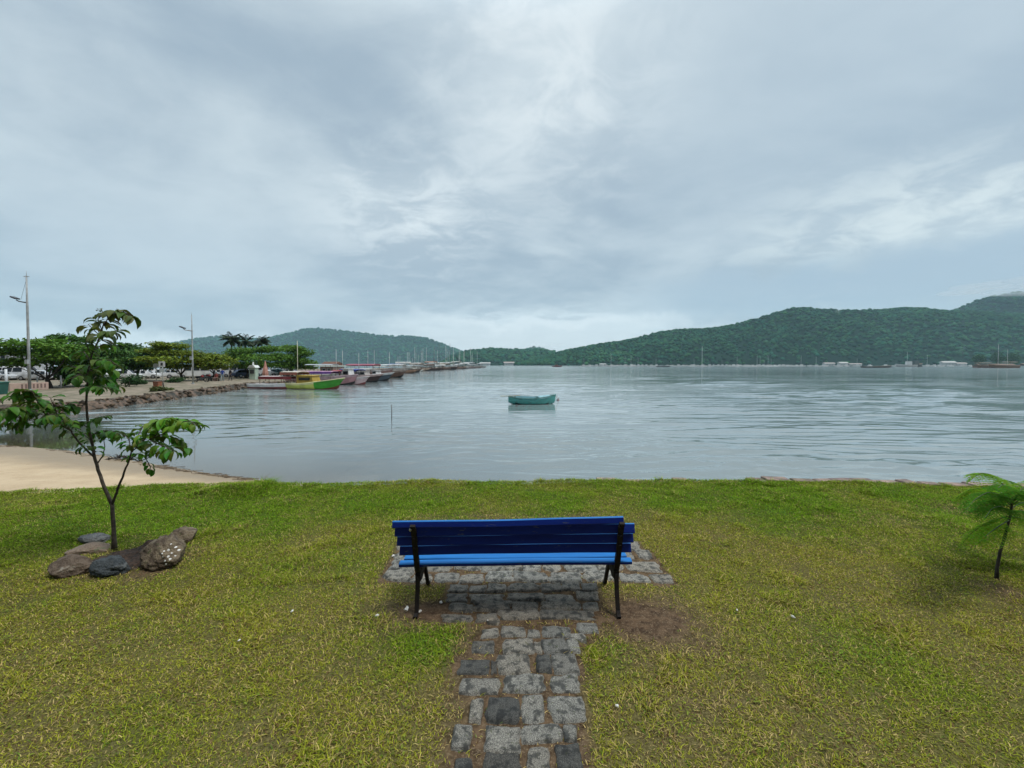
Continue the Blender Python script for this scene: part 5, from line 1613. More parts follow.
car('grey car parked under the leaning trunk tree', 66, 379.6, 4.2, 1.75, 1.5, rad(190), SIL)
car('white car glimpsed behind the sapling top', 103, 379.2, 4.2, 1.75, 1.48, rad(170), WHT)
car('white hatchback parked left of the thin trunk of the rounded tree', 128.5, 378.9, 4.0, 1.72, 1.5, rad(15), WHT)
car('white sedan parked right of the thin trunk of the rounded tree', 145.5, 378.6, 4.3, 1.75, 1.5, rad(20), WHT)
car('white pickup parked behind the sign post', 161, 378.3, 4.9, 1.8, 1.65, rad(200), WHT, 'pickup')
car('white car parked under the umbrella shaped tree', 180.5, 378.1, 4.3, 1.75, 1.5, rad(10), WHT)
car('white van parked right behind the second street lamp', 195.5, 378.2, 4.6, 1.9, 2.2, rad(200), WHT, 'van')
car('grey car parked under the low olive tree', 208.5, 377.8, 4.3, 1.75, 1.5, rad(15), GRY)
car('white van parked behind the group of people', 238, 377.2, 5.0, 1.95, 2.3, rad(12), WHT, 'van')
car('dark blue car parked right of the people', 246, 377.4, 4.2, 1.75, 1.5, rad(60), BLU)
car('teal car parked behind the red awning of the long boat', 280, 376.2, 4.3, 1.75, 1.5, rad(5), (.05, .17, .18))

for lab, px, py, k, c in [
    ('white car half hidden behind the silver car at the far left', 26, 379.2, 'hatch', WHT), ('silver car right of the leaning trunk', 80, 379.3, 'hatch', SIL),
    ('white car between the leaning tree and the sapling stem', 90, 378.9, 'hatch', WHT), ('pale car glimpsed left of the white hatchback', 116, 378.6, 'hatch', SIL),
    ('white car behind the dark motorbikes', 203, 377.4, 'hatch', WHT), ('pale car behind the person in dark clothes', 229, 376.8, 'hatch', WHT),
    ('white van parked behind the kiosk', 256, 376.6, 'van', WHT), ('pale car behind the furled parasol', 268, 376.3, 'hatch', SIL), ('white car at the right end of the parked row', 292, 375.6, 'hatch', WHT)]:
    car(lab, px, py, 5.0 if k == 'van' else 4.3, 1.8, 2.2 if k == 'van' else 1.5, rad(random.choice([8, 12, 190, 185])), c, k)

# ---- motorbike
def motorbike(label, px, pyb, heading):
    b = Q(px, pyb)
    root = empty('motorbike', (b.x, b.y, ZQ), label, 'motorbike', 'motorbikes parked by the second street lamp', heading)
    for sx in (-.62, .62):
        w = MB(); n = 18
        ringpts = [(sx + .29 * math.cos(a), 0, .3 + .29 * math.sin(a)) for a in np.linspace(0, 2 * math.pi, n + 1)]
        w.tube(ringpts, .055, 6, cap=False)
        for k in range(6):
            a = k * math.pi / 3; w.tube([(sx, 0, .3), (sx + .26 * math.cos(a), 0, .3 + .26 * math.sin(a))], .012, 4)
        w.build('wheel', M_TYRE, root)
    f = MB(); f.tube([(-.62, 0, .3), (-.1, 0, .42), (.3, 0, .5), (.42, 0, .85)], [.05, .1, .1, .05], 7); f.tube([(.62, 0, .3), (.40, 0, .95)], .035, 6)
    f.box((0, 0, .42), (.42, .24, .34), None, 0, .06); f.build('frame', M_DARKMETAL, root)
    t = MB(); t.tube([(.0, 0, .72), (.15, 0, .78), (.34, 0, .76)], [.09, .16, .08], 10); t.build('fuel_tank', paint((.30, .03, .03), .3), root, smooth=True)
    s_ = MB(); s_.box((-.32, 0, .76), (.62, .26, .1), None, 0, .04); s_.build('seat', M_TYRE, root)
    h = MB(); h.tube([(.34, -.36, 1.0), (.40, 0, .97), (.34, .36, 1.0)], .02, 6); h.build('handlebar', M_DARKMETAL, root)
motorbike('dark motorbike parked just right of the second street lamp', 201, 382, rad(30))
motorbike('motorbike with red tank parked between the street lamp and the people', 210, 381, rad(140))
motorbike('motorbike standing immediately left of the seated person', 206, 380.4, rad(70))

# ---- people on the quay
def person(label, px, pyb, height, yaw, shirt, trousers, skin=(.25, .15, .10), sit=False, step=.14):
    b = Q(px, pyb)
    k = height / 1.72
    J, E, Rr = [], [], []
    def j(x, y, z, r): J.append((x * k, y * k, z * k)); Rr.append(r * k); return len(J) - 1
    def e(a, c): E.append((a, c))
    dz = -.42 if sit else 0
    pel = j(0, 0, .95 + dz, .135); wai = j(0, .01, 1.10 + dz, .125); che = j(0, .0, 1.32 + dz, .145); nec = j(0, .01, 1.49 + dz, .06); hd0 = j(0, .02, 1.58 + dz, .095); hd1 = j(0, .02, 1.66 + dz, .09)
    for a, c in ((pel, wai), (wai, che), (che, nec), (nec, hd0), (hd0, hd1)): e(a, c)
    for sg in (-1, 1):
        s0 = j(sg * .19, 0, 1.42 + dz, .065); el = j(sg * .25, .04 * sg, 1.14 + dz, .045); wr = j(sg * .24, .12, .90 + dz, .032); ha = j(sg * .24, .15, .82 + dz, .035)
        e(che, s0); e(s0, el); e(el, wr); e(wr, ha)
        hp = j(sg * .10, 0, .88 + dz, .10)
        if sit: kn = j(sg * .14, .42, .50, .065); an = j(sg * .14, .40, .09, .042); to = j(sg * .15, .56, .05, .038)
        else: kn = j(sg * .11, .03 + sg * step * .5, .50, .065); an = j(sg * .11, sg * step, .09, .042); to = j(sg * .12, sg * step + .16, .05, .038)
        e(pel, hp); e(hp, kn); e(kn, an); e(an, to)
    me = bpy.data.meshes.new('skel'); me.from_pydata(J, E, [])
    o = bpy.data.objects.new('skel', me); COL.objects.link(o)
    md = o.modifiers.new('s', 'SKIN'); md.use_smooth_shade = True
    for i, r_ in enumerate(Rr): me.skin_vertices[0].data[i].radius = (r_, r_)
    for v in me.skin_vertices[0].data: v.use_root = False
    me.skin_vertices[0].data[0].use_root = True
    sd = o.modifiers.new('u', 'SUBSURF'); sd.levels = 1; sd.render_levels = 1
    bpy.context.view_layer.update()
    body = bpy.data.meshes.new_from_object(o.evaluated_get(bpy.context.evaluated_depsgraph_get()))
    bpy.data.objects.remove(o)
    for m in (paint(skin, .6), paint(shirt, .8), paint(trousers, .85), paint((.02, .015, .012), .7)): body.materials.append(m)
    for f in body.polygons:
        z = f.center.z / k - dz; x = abs(f.center.x) / k
        mi = 0
        if f.center.z / k < .09: mi = 3
        elif (f.center.z / k < .97 + dz and x < .2) or (sit and f.center.z / k < .6 and x < .22): mi = 2
        elif z < 1.5 and (z > 1.12 or x < .19): mi = 1
        elif z > 1.64 or (z > 1.56 and f.center.y < 0): mi = 3
        f.material_index = mi; f.use_smooth = True
    root = link_obj('person', body, None, (b.x, b.y, ZQ)); root.rotation_euler = (0, 0, yaw)
    tag(root, label, 'person', 'people standing on the quay')
person('person in a blue shirt and pale trousers standing on the quay', 222.5, 381.2, 1.75, rad(200), (.02, .06, .30), (.30, .38, .42))
person('person in dark clothes standing right of the blue shirted person', 230.5, 380.6, 1.8, rad(150), (.03, .025, .03), (.05, .04, .05))
person('person in a reddish top sitting left of the blue shirted person', 216.5, 381.2, 1.7, rad(170), (.30, .07, .06), (.22, .14, .12), sit=True)
st = MB(); st.box((0, 0, .22), (.4, .4, .44), None, 0, .03); q = Q(216.5, 381.2)
def stone_block():
    mb = MB(); r = random.Random(3)
    bm = bmesh.new(); bmesh.ops.create_cube(bm, size=1); bmesh.ops.subdivide_edges(bm, edges=bm.edges[:], cuts=4, use_grid_fill=True)
    for v in bm.verts: v.co = Vector((v.co.x * .5, v.co.y * .45, v.co.z * .44)) * r.uniform(.93, 1.05)
    mb.from_bm(bm, Matrix.Translation((0, 0, .21))); bm.free()
    o = mb.build('stone_block', M_RUB, loc=(q.x, q.y + .02, ZQ)); tag(o, 'rough stone block the person in the reddish top sits on', 'stone')
stone_block()

# ---- posts, signs, bin, pink wall, kiosk
def post(name, label, px, pyb, pyt, r_, col, cat='post', group=None, head=None):
    b = Q(px, pyb); H = P(px, pyt, b.y).z - ZQ
    root = empty(name, (b.x, b.y, ZQ), label, cat, group)
    mb = MB(); mb.tube([(0, 0, 0), (0, 0, H)], [r_, r_ * .9], 9); mb.build('pole', paint(col, .5), root, smooth=True)
    return root, H
r_, H = post('sign_post', 'white post with a square white sign board carrying a dark symbol', 162.8, 385.5, 361.5, .055, (.70, .71, .70), 'sign')
mb = MB(); mb.box((0, -.075, H - .32), (.72, .03, .62), None, 0, .008); bd = mb.build('sign_board', paint((.74, .75, .74), .5), r_)
mb = MB(); mb.box((0, -.096, H - .30), (.26, .006, .34), None, 0, .002); mb.box((.04, -.0965, H - .16), (.13, .007, .09)); mb.build('symbol', paint((.05, .05, .055), .6), bd)
mb = MB(); mb.box((0, -.07, H - 1.0), (.55, .03, .42), None, 0, .008); mb.build('lower_board', paint((.55, .60, .60), .5), r_)
r_, H = post('sign_post', 'white post with a round pale grey sign, left of the square sign', 156.5, 382, 364, .055, (.70, .71, .70), 'sign')
mb = MB(); mb.tube([(0, -.05, H - .25), (0, -.09, H - .25)], [.34, .34], 20); mb.build('sign_disc', paint((.42, .45, .46), .5), r_)
post('white_post', 'short white post on the grass left of the leaning trunk', 61, 388, 375.5, .07, (.72, .73, .72), 'post', 'short white posts')
post('white_post', 'short white post at the pink wall right of the tall lamp', 37.5, 388.5, 376.5, .06, (.72, .73, .72), 'post', 'short white posts')
post('white_post', 'stout white post left of the tall street lamp', 6.5, 393, 369, .09, (.66, .68, .70), 'post', 'short white posts')
def bin_():
    b = Q(157.7, 388.8); root = empty('litter_bin', (b.x, b.y, ZQ), 'rusty orange square litter bin on the bank beside the sign post', 'bin')
    root.scale = (.72, .72, .8)
    mb = MB(); H = .85
    mb.loft([[(-.30, -.30, .04), (.30, -.30, .04), (.30, .30, .04), (-.30, .30, .04)], [(-.34, -.34, H), (.34, -.34, H), (.34, .34, H), (-.34, .34, H)]])
    mb.build('body', paint((.28, .10, .05), .7), root)
    mb = MB(); mb.box((0, 0, H + .03), (.74, .74, .06), None, 0, .02); mb.build('rim', paint((.2, .075, .04), .7), root)
bin_()
def pink_wall():
    a, b = Q(9, 391.5), Q(48, 389.5)
    d = (b - a); L = d.length; ang = math.atan2(d.y, d.x)
    root = empty('low_wall', (a.x, a.y, ZQ), 'low pinkish wall with dark slots behind the tall street lamp', 'wall', None, ang)
    mb = MB(); mb.box((L / 2, 0, .36), (L, .16, .72), None, 0, .02); mb.build('wall', pm('pink_plaster', (.52, .36, .30), (.40, .31, .24), .85, 1.2), root)
    for k in range(7):
        x = L * (.30 + .1 * k)
        s = MB(); s.box((x, -.085, .40), (.13, .02, .38)); s.build('slot', paint((.20, .13, .11), .8), root)
pink_wall()
def green_crate():
    b = Q(-6, 394.5); root = empty('green_skip', (b.x, b.y, ZQ), 'dark green metal skip at the left edge of the quay', 'skip', None, rad(10))
    mb = MB(); mb.loft([[(-.8, -.5, 0), (.45, -.5, 0), (.45, .5, 0), (-.8, .5, 0)], [(-.95, -.55, .95), (.55, -.55, .95), (.55, .55, .95), (-.95, .55, .95)]]); mb.build('body', paint((.02, .12, .09), .6), root)
    mb = MB(); mb.box((-.2, 0, .98), (1.6, 1.18, .07), None, 0, .02); mb.build('rim', paint((.03, .16, .12), .6), root)
green_crate()
def kiosk():
    b = Q(254, 379.5); root = empty('kiosk', (b.x, b.y, ZQ), 'narrow white and pale green kiosk at the corner of the quay', 'kiosk')
    mb = MB(); mb.box((0, 0, .95), (.95, .9, 1.9), None, 0, .03); mb.build('wall', paint((.45, .56, .46), .7), root)
    mb = MB(); mb.box((0, -.47, 1.25), (.65, .04, .6)); mb.build('hatch', M_DARKMETAL, root)
    mb = MB(); mb.prism([(-.62, 1.9), (.62, 1.9), (.3, 2.3), (-.3, 2.3)], 'y', -.6, .6); mb.build('roof', paint((.68, .70, .66), .7), root)
    mb = MB(); mb.tube([(-.1, 0, 2.28), (-.1, 0, 2.8)], [.16, .10], 8); mb.build('vent', paint((.7, .72, .7), .6), root)
kiosk()
def furled():
    b = Q(265.5, 381); H = P(265.5, 360.5, b.y).z - ZQ
    root = empty('furled_parasol', (b.x, b.y, ZQ), 'tall furled salmon pink parasol standing behind the long boat', 'parasol')
    mb = MB(); mb.tube([(0, 0, 0), (0, 0, H)], .035, 7); mb.build('pole', M_WOODP, root)
    mb = MB(); n = 16; rings = []
    for z, r in ((.7, .30), (1.1, .34), (1.8, .25), (H * .75, .15), (H - .12, .05), (H, .02)):
        rings.append([(r * (1 + .18 * (k % 2)) * math.cos(2 * math.pi * k / n), r * (1 + .18 * (k % 2)) * math.sin(2 * math.pi * k / n), z) for k in range(n)])
    mb.loft(rings); mb.build('canopy', paint((.50, .25, .19), .85), root)
furled()
def house(label, px0, px1, pyt, Y, depth, col, roofcol, wins, name='house', z0=ZQ, flat=False):
    a, b = P(px0, HOR, Y), P(px1, HOR, Y)
    W = b.x - a.x; H = P((px0 + px1) / 2, pyt, Y).z - z0
    root = empty(name, ((a.x + b.x) / 2, Y, z0), label, 'house')
    hw = H if flat else H * .68
    mb = MB(); mb.box((0, depth / 2, hw / 2), (W, depth, hw)); wo = mb.build('wall', paint(col, .85), root)
    ov = W * .04 + .15
    mb = MB()
    if flat: mb.box((0, depth / 2, hw + .1), (W + ov, depth + ov, .25))
    else: mb.prism([(-ov, hw - .02), (depth + ov, hw - .02), (depth / 2, H)], 'x', -W / 2 - ov, W / 2 + ov)
    mb.build('roof', paint(roofcol, .9), root)
    for (u, v, w, h) in wins:
        mb = MB(); mb.box((-W / 2 + W * u, -.03, hw * v), (w, .06, h)); fo = mb.build('window', paint((.62, .62, .6), .6), root)
        mb = MB(); mb.box((-W / 2 + W * u, -.065, hw * v), (w * .8, .02, h * .84)); mb.build('pane', M_GLASS, fo)
    return root
house('pale grey flat roofed building behind the trees at the left edge', -40, 8, 352, 110, 10, (.50, .52, .54), (.4, .42, .44), [(.30, .78, 1.6, 1.2), (.55, .78, 1.6, 1.2), (.90, .74, 1.5, 1.5), (.30, .4, 1.6, 1.2), (.55, .4, 1.6, 1.2), (.9, .4, 1.5, 1.2)], 'building', flat=True)
house('brown tiled roof shed at the right end of the quay trees', 320, 333, 361.5, 95, 6, (.30, .20, .16), (.16, .075, .05), [(.3, .5, .8, .9), (.7, .5, .8, .9)], 'shed')

# ---- boats
def boat(name, label, px, wy, L, B, hd, heading, hull, strake, bottom, roof=None, cabin=None, mast=None, boom=False, cat='boat', group=None, rake=.5, inside=(.25, .19, .13), simple=False, well=.22, bow=None, rise=.75, redline=False):
    c = G(px, wy, ZW)
    root = empty(name, (c.x, c.y, ZW), label, cat, group, heading)
    def bw(t): return B / 2 * max(.02, (1 - max(0, (t - .42) / .58) ** 2.3)) * (.80 + .20 * min(1, t / .25))
    def sh(t): return hd * (.78 + .10 * max(0, .3 - t) + rise * max(0, t - .30) ** 1.7)
    def X(t, f): return (t - .5) * L + rake * f * max(0, (t - .62) / .38) ** 1.8
    N = 12 if simple else 20
    rings, deck = [], []
    for k in range(N + 1):
        t = k / N; b = bw(t); s = sh(t)
        half = [(1.0, s, 1), (.985, s * .72, .72), (.93, s * .40, .4), (.80, .06, .08), (.45, -.22, 0), (0, -.32, 0)]
        ff = max(0, (t - .66) / .34) ** 2.2 * s * .36
        half = [(q, z + ff * (1 - f) , f) for q, z, f in half]
        rings.append([(X(t, f), -q * b, z) for q, z, f in half] + [(X(t, f), q * b, z) for q, z, f in half[-2::-1]])
        deck.append([(X(t, .9), -b * .96, s - .03), (X(t, .8), -b * .9, s - well), (X(t, .8), b * .9, s - well), (X(t, .9), b * .96, s - .03)])
    mb = MB()
    mb.loft(rings, closed=False, cap=False, mats=[1, 0, 2 if redline else 0, 2, 2, 2, 2, 2 if redline else 0, 0, 1])
    mb.face([mb.vert(p) for p in rings[0]], 0)
    hm = [paint(hull, .5), paint(strake, .5), paint(bottom, .6)]
    if bow:
        hm.append(paint(bow[1], .5))
        for i, (f_, m_) in enumerate(zip(mb.f, mb.m)):
            if m_ in (0, 1) and sum(mb.v[q][0] for q in f_) / len(f_) > X(bow[0], 0): mb.m[i] = 3
    mb.build('hull', hm, root)
    mb = MB(); mb.loft(deck, closed=False, cap=False); mb.face([mb.vert(p) for p in deck[0]]); mb.build('deck', paint(inside, .8), root)
    if not simple:
        mb = MB()
        for sg in (-1, 1): mb.tube([(X(k / N, 1), sg * bw(k / N), sh(k / N)) for k in range(N + 1)], .05, 5)
        mb.build('gunwale', paint(strake, .5), root)
    if cabin:
        for (t0, t1, h, col) in cabin:
            tm = (t0 + t1) / 2; w = bw(tm) * 1.25; z0 = sh(tm) - well - .02
            mb = MB()
            mb.loft([[(X(t0, 0), -w / 2, z0), (X(t1, 0), -w / 2, z0), (X(t1, 0), w / 2, z0), (X(t0, 0), w / 2, z0)], [(X(t0, 0) + .08, -w * .45, z0 + h), (X(t1, 0) - .3, -w * .45, z0 + h), (X(t1, 0) - .3, w * .45, z0 + h), (X(t0, 0) + .08, w * .45, z0 + h)]])
            cb = mb.build('cabin', paint(col, .6), root)
            if not simple:
                for sg in (-1, 1):
                    mb = MB(); mb.box(((X(t0, 0) + X(t1, 0)) / 2 - .05, sg * (w * .47 + .015), z0 + h * .66), ((t1 - t0) * L * .62, .05, h * .3)); mb.build('window', M_GLASS, cb)
                mb = MB(); mb.box(((X(t0, 0) + X(t1, 0)) / 2 - .1, 0, z0 + h + .03), ((t1 - t0) * L * .98, w * 1.02, .06), None, 0, .02); mb.build('roof', paint(tuple(min(q * 1.2, .75) for q in col), .6), cb)
    if roof:
        for (t0, t1, h, col, val) in roof:
            w = bw((t0 + t1) / 2) * 1.85; z0 = sh((t0 + t1) / 2); n = 6
            rows = []
            for i in range(n + 1):
                y = -w / 2 + w * i / n
                rows.append([(X(t0, 0), y, z0 + h - .25 * (2 * i / n - 1) ** 2 * h * .3), (X(t1, 0), y, z0 + h - .25 * (2 * i / n - 1) ** 2 * h * .3)])
            mb = MB(); A = mb.loft(rows, closed=False, cap=False)
            rf = mb.build('awning', paint(col, .8), root)
            md = rf.modifiers.new('t', 'SOLIDIFY'); md.thickness = .07
            if val:
                mb = MB()
                for sg in (-1, 1): mb.box(((X(t0, 0) + X(t1, 0)) / 2, sg * (w / 2 + .02), z0 + h * .925 - (.30 if simple else .16)), ((t1 - t0) * L, .03, .62 if simple else .34))
                mb.build('valance', paint(val, .85), rf)
            if not simple or L > 9:
                for t in np.linspace(t0 + .02, t1 - .02, 2 if simple else 3):
                    for sg in (-1, 1):
                        mb = MB(); mb.tube([(X(t, 0), sg * w * .46, z0 - well), (X(t, 0), sg * w * .46, z0 + h * .93)], .035, 5); mb.build('awning_post', M_WOODP, root)
    if mast:
        for (t, h, col) in (mast if isinstance(mast, list) else [mast]):
            mb = MB(); mb.tube([(X(t, 0), 0, sh(t) - well), (X(t, 0), 0, sh(t) + h)], [max(.05, h * .009), max(.03, h * .005)], 7)
            mo = mb.build('mast', paint(col, .5), root, smooth=True)
            if boom:
                mb = MB(); mb.tube([(X(t, 0), 0, sh(t) + 1.6), (X(t, 0) - L * .28, 0, sh(t) + 1.9)], .06, 6); mb.build('boom', paint(col, .5), mo)
                mb = MB(); mb.tube([(X(t, 0), 0, sh(t) + h * .95), (X(.98, 1), 0, sh(.98))], .018, 4); mb.tube([(X(t, 0), 0, sh(t) + h * .95), (X(.05, 1), 0, sh(.05) + .2)], .018, 4); mb.build('rigging', M_DARKMETAL, mo)
    return root
RED, CREAM, PALE = (.22, .03, .03), (.60, .56, .42), (.55, .53, .52)
YEL, GRN, LIME = (.52, .36, .06), (.06, .30, .03), (.34, .46, .12)
BRN, DRK, WH = (.16, .09, .055), (.035, .033, .035), (.68, .68, .66)
gq = 'fishing boats moored along the quay'
boat('fishing_boat', 'long low white fishing boat with red bottom and a dark red awning', 279, 388.6, 7.2, 2.0, .72, rad(-4), (.70, .68, .68), (.78, .77, .76), (.24, .035, .03),
     roof=[(.22, .80, 1.0, (.52, .44, .42), (.20, .03, .035))], group=gq, rake=.3, redline=True)
boat('fishing_boat', 'green and yellow wooden fishing boat with a bright lime bow and a pale mast', 311, 388.8, 7.8, 2.4, .85, rad(-12), (.60, .66, .14), (.74, .72, .36), (.22, .06, .03), bow=(.66, (.05, .36, .02)), rise=1.5,
     cabin=[(.30, .62, 1.15, YEL)], roof=[(.05, .36, 1.5, (.50, .46, .38), (.35, .12, .08))], mast=(.26, 5.3, (.60, .58, .42)), group=gq, rake=.8)
boat('fishing_boat', 'boat with a purple and pink awning behind the green and yellow boat', 322, 384.6, 10.5, 2.8, 1.3, rad(-8), (.42, .22, .24), (.50, .35, .38), DRK,
     roof=[(.12, .72, 1.0, (.52, .30, .42), (.20, .08, .34))], group=gq)
boat('fishing_boat', 'pink and white fishing boat with a small white wheelhouse right of the lime bow', 350, 384.4, 5.6, 2.1, 1.05, rad(-18), (.70, .52, .54), (.74, .66, .66), (.25, .05, .05),
     cabin=[(.34, .58, 1.7, WH)], roof=[(.02, .30, 1.3, (.34, .06, .07), None)], group=gq, rake=.7)
boat('fishing_boat', 'dark hulled fishing boat with a blue tarp right of the pink boat', 359, 382.0, 8.0, 2.5, 1.2, rad(-20), (.06, .03, .03), (.55, .40, .38), DRK,
     roof=[(.10, .55, 1.3, (.10, .15, .48), (.06, .09, .38))], cabin=[(.58, .74, 1.0, (.45, .42, .40))], mast=(.5, 4, (.5, .5, .48)), group=gq, rake=1.1)
boat('fishing_boat', 'slate grey boat with a white stripe along its raised bow', 373, 380.6, 7.6, 2.5, 1.3, rad(-24), (.08, .11, .14), (.74, .75, .75), DRK,
     roof=[(.08, .5, 1.2, (.70, .70, .68), None)], cabin=[(.55, .70, .9, (.5, .5, .5))], group=gq, rake=1.2)
boat('fishing_boat', 'brown wooden fishing boat with a tall white mast, last of the near row', 388, 377.2, 9.5, 3.0, 1.5, rad(-28), (.19, .11, .08), (.40, .31, .26), DRK,
     roof=[(.12, .5, 1.5, (.58, .55, .50), None)], mast=[(.55, 4.6, (.74, .74, .72))], group=gq, rake=1.3)
boat('fishing_boat', 'boat with a pink tarp behind the blue tarped boat', 368, 377.6, 12, 3.2, 1.9, rad(-15), (.30, .17, .15), (.45, .36, .34), DRK,
     roof=[(.1, .7, 1.6, (.60, .20, .26), (.50, .12, .18))], mast=(.5, 4.6, (.55, .55, .54)), group=gq)
boat('fishing_boat', 'boat under a long white awning behind the slate grey boat', 379, 376.2, 13, 3.2, 1.8, rad(-12), (.22, .17, .14), (.5, .47, .43), DRK,
     roof=[(.1, .8, 1.6, (.72, .72, .70), None)], mast=(.4, 5.2, (.6, .6, .58)), group=gq)
boat('fishing_boat', 'boat with a pale green canopy in front of the brown tiled shed', 340, 380.2, 11, 3, 1.5, rad(-6), (.28, .33, .30), (.5, .5, .46), DRK,
     roof=[(.08, .66, 1.6, (.44, .50, .44), None)], mast=[(.55, 4.4, (.6, .6, .58))], group=gq)
boat('fishing_boat', 'teal and white boat with a thin mast left of the pale green canopy', 330, 381.4, 10, 2.8, 1.5, rad(-6), (.10, .20, .22), (.55, .55, .53), DRK,
     roof=[(.1, .6, 1.9, (.40, .44, .46), None)], mast=[(.62, 4.4, (.6, .6, .58))], group=gq)
# far row of schooners along the pier
far = [  # px, waterline y, L, hull colour, awning colour, mast heights, label
    (402, 373.2, 13, BRN, (.68, .66, .62), [8.5], 'brown schooner with a pale awning, nearest of the far row'),
    (411, 372.0, 15, (.11, .075, .06), (.70, .69, .66), [12], 'dark brown schooner with a white awning and one mast'),
    (415, 371.4, 9, (.55, .53, .48), (.66, .64, .58), [9], 'small cream hulled boat with a pale mast among the schooners'),
    (419, 370.8, 15, (.28, .20, .15), (.50, .42, .36), [13], 'schooner with a tan awning behind the small cream boat'),
    (424, 370.4, 17, (.10, .06, .05), (.74, .74, .72), [14, 11], 'two masted schooner under the longest bright white awning of the left half'),
    (430, 370.4, 16, (.08, .05, .045), (.30, .22, .18), [15], 'schooner with a brown awning left of the twin dark masts'),
    (436, 369.9, 17, (.14, .09, .07), (.70, .70, .67), [18], 'schooner with the tallest dark mast and white awning'),
    (441, 369.7, 18, (.10, .065, .05), (.74, .73, .70), [17, 14], 'broad dark schooner with a white awning at the middle of the far row'),
    (446, 369.6, 18, (.07, .045, .04), (.46, .36, .26), [19], 'near black schooner with an ochre canopy and a tall mast'),
    (451, 369.2, 19, (.12, .085, .07), (.74, .74, .72), [18, 15], 'two masted schooner with a wide white awning in the right half'),
    (456, 369.0, 18, (.22, .15, .12), (.72, .71, .69), [16], 'red brown schooner with a white awning in the right half'),
    (461, 368.8, 17, (.50, .48, .45), (.68, .68, .67), [15], 'white hulled schooner right of the red brown one'),
    (467, 368.5, 18, (.10, .08, .075), (.72, .72, .70), [20], 'schooner with a dark hull, third from the right end of the far row'),
    (474, 368.0, 20, (.26, .22, .20), (.60, .60, .60), [17], 'grey hulled schooner, second from the right end of the far row'),
    (481, 367.7, 20, (.40, .38, .36), (.55, .55, .55), [], 'low grey boat without a mast at the right end of the far row'),
]
for i, (px, wy, L, hc, ac, ms, lab) in enumerate(far):
    mc = (.10, .10, .10) if i in (5, 6, 8) else (.62, .63, .62)
    L *= .72; ms = ms + [ms[0] * .8] if len(ms) == 1 else ms
    hc = tuple(min(.7, q * (1.9, 1.2, 1.0)[i % 3]) for q in hc)
    boat('schooner', lab, px, wy, L, L * .24, L * .105, rad((-14, -38, 24, -25, -50)[i % 5]), hc, tuple(min(1, q * 1.8) for q in hc), DRK,
         roof=[(.06 + .05 * (i % 3), .62 + .06 * (i % 2), L * (.25 - .05 * ((i * 2) % 3)), ac, tuple(q * .92 for q in ac))], cabin=[(.3, .55, L * .07, (.5, .46, .4))], mast=[(.72 - .38 * k, h * .74, mc) for k, h in enumerate(ms)] or None, boom=bool(ms), cat='schooner', group='schooners moored in the far row', simple=True, rake=L * .16)

for i, (px, wy, L, hc, ac, m1, lab) in enumerate([
    (398, 371.6, 12, (.5, .5, .48), (.15, .22, .45), 8, 'white hulled boat with a blue awning behind the last near fishing boat'),
    (407, 370.6, 13, (.16, .10, .07), (.70, .68, .64), 11, 'small brown boat with a pale awning in the second row behind the nearest schooner'),
    (420, 369.2, 15, (.55, .52, .48), (.72, .72, .70), 15, 'cream hulled boat with a white awning in the second row of the far moorings'),
    (433, 368.6, 16, (.12, .08, .06), (.60, .30, .20), 17, 'boat under a rust coloured awning in the second row of the far moorings'),
    (445, 368.2, 17, (.50, .48, .46), (.74, .74, .72), 20, 'white boat with the thinnest tall mast in the second row of the far moorings'),
    (458, 367.8, 18, (.10, .08, .07), (.66, .64, .58), 19, 'dark boat with a beige awning in the second row of the far moorings'),
    (471, 367.5, 19, (.45, .44, .42), (.70, .70, .70), 18, 'pale boat in the second row near the right end of the far moorings')]):
    boat('schooner', lab, px, wy, L, L * .24, L * .10, rad((-30, 15, -45)[i % 3]), hc, tuple(min(1, q * 1.5) for q in hc), DRK, roof=[(.08, .66, L * (.2 + .05 * (i % 2)), ac, tuple(q * .9 for q in ac))],
         cabin=[(.3, .5, L * .08, (.55, .52, .48))], mast=[(.6, m1 * .72, (.62, .63, .62))], cat='schooner', group='boats moored in the second far row', simple=True, rake=L * .16)

# ---- open water boats, far shore boats
boat('motor_launch', 'small dark red launch alone on the water before the low hill', 557, 366.9, 12, 3.6, 1.6, rad(5), (.12, .03, .03), (.2, .1, .1), DRK, cabin=[(.25, .6, 1.6, (.16, .06, .05))], cat='launch', simple=True)
boat('motor_launch', 'small dark launch alone off the far shore right of the dinghy', 663, 367.0, 15, 3.8, 1.5, rad(-12), (.05, .06, .07), (.3, .33, .35), DRK, cabin=[(.3, .52, 1.5, (.35, .38, .4))], cat='launch', simple=True)
boat('barge', 'long low dark barge off the far shore at the right', 877, 367.7, 28, 6, 1.8, rad(3), (.05, .055, .05), (.12, .12, .10), DRK, cat='barge', simple=True)
boat('trawler', 'white trawler with a mast right of the long dark barge', 906, 366.9, 22, 6, 3.2, rad(170), (.42, .44, .44), (.6, .6, .6), DRK, cabin=[(.25, .5, 4.6, (.62, .64, .64))], mast=(.45, 16, (.6, .62, .62)), cat='trawler', simple=True)
boat('trawler', 'dark squat trawler right of the white trawler', 917, 366.8, 17, 6, 4.0, rad(10), (.04, .05, .05), (.07, .08, .08), DRK, cabin=[(.15, .55, 5.0, (.06, .08, .08))], mast=(.5, 9, (.3, .3, .3)), cat='trawler', simple=True)
rr = random.Random(77)
shore = []
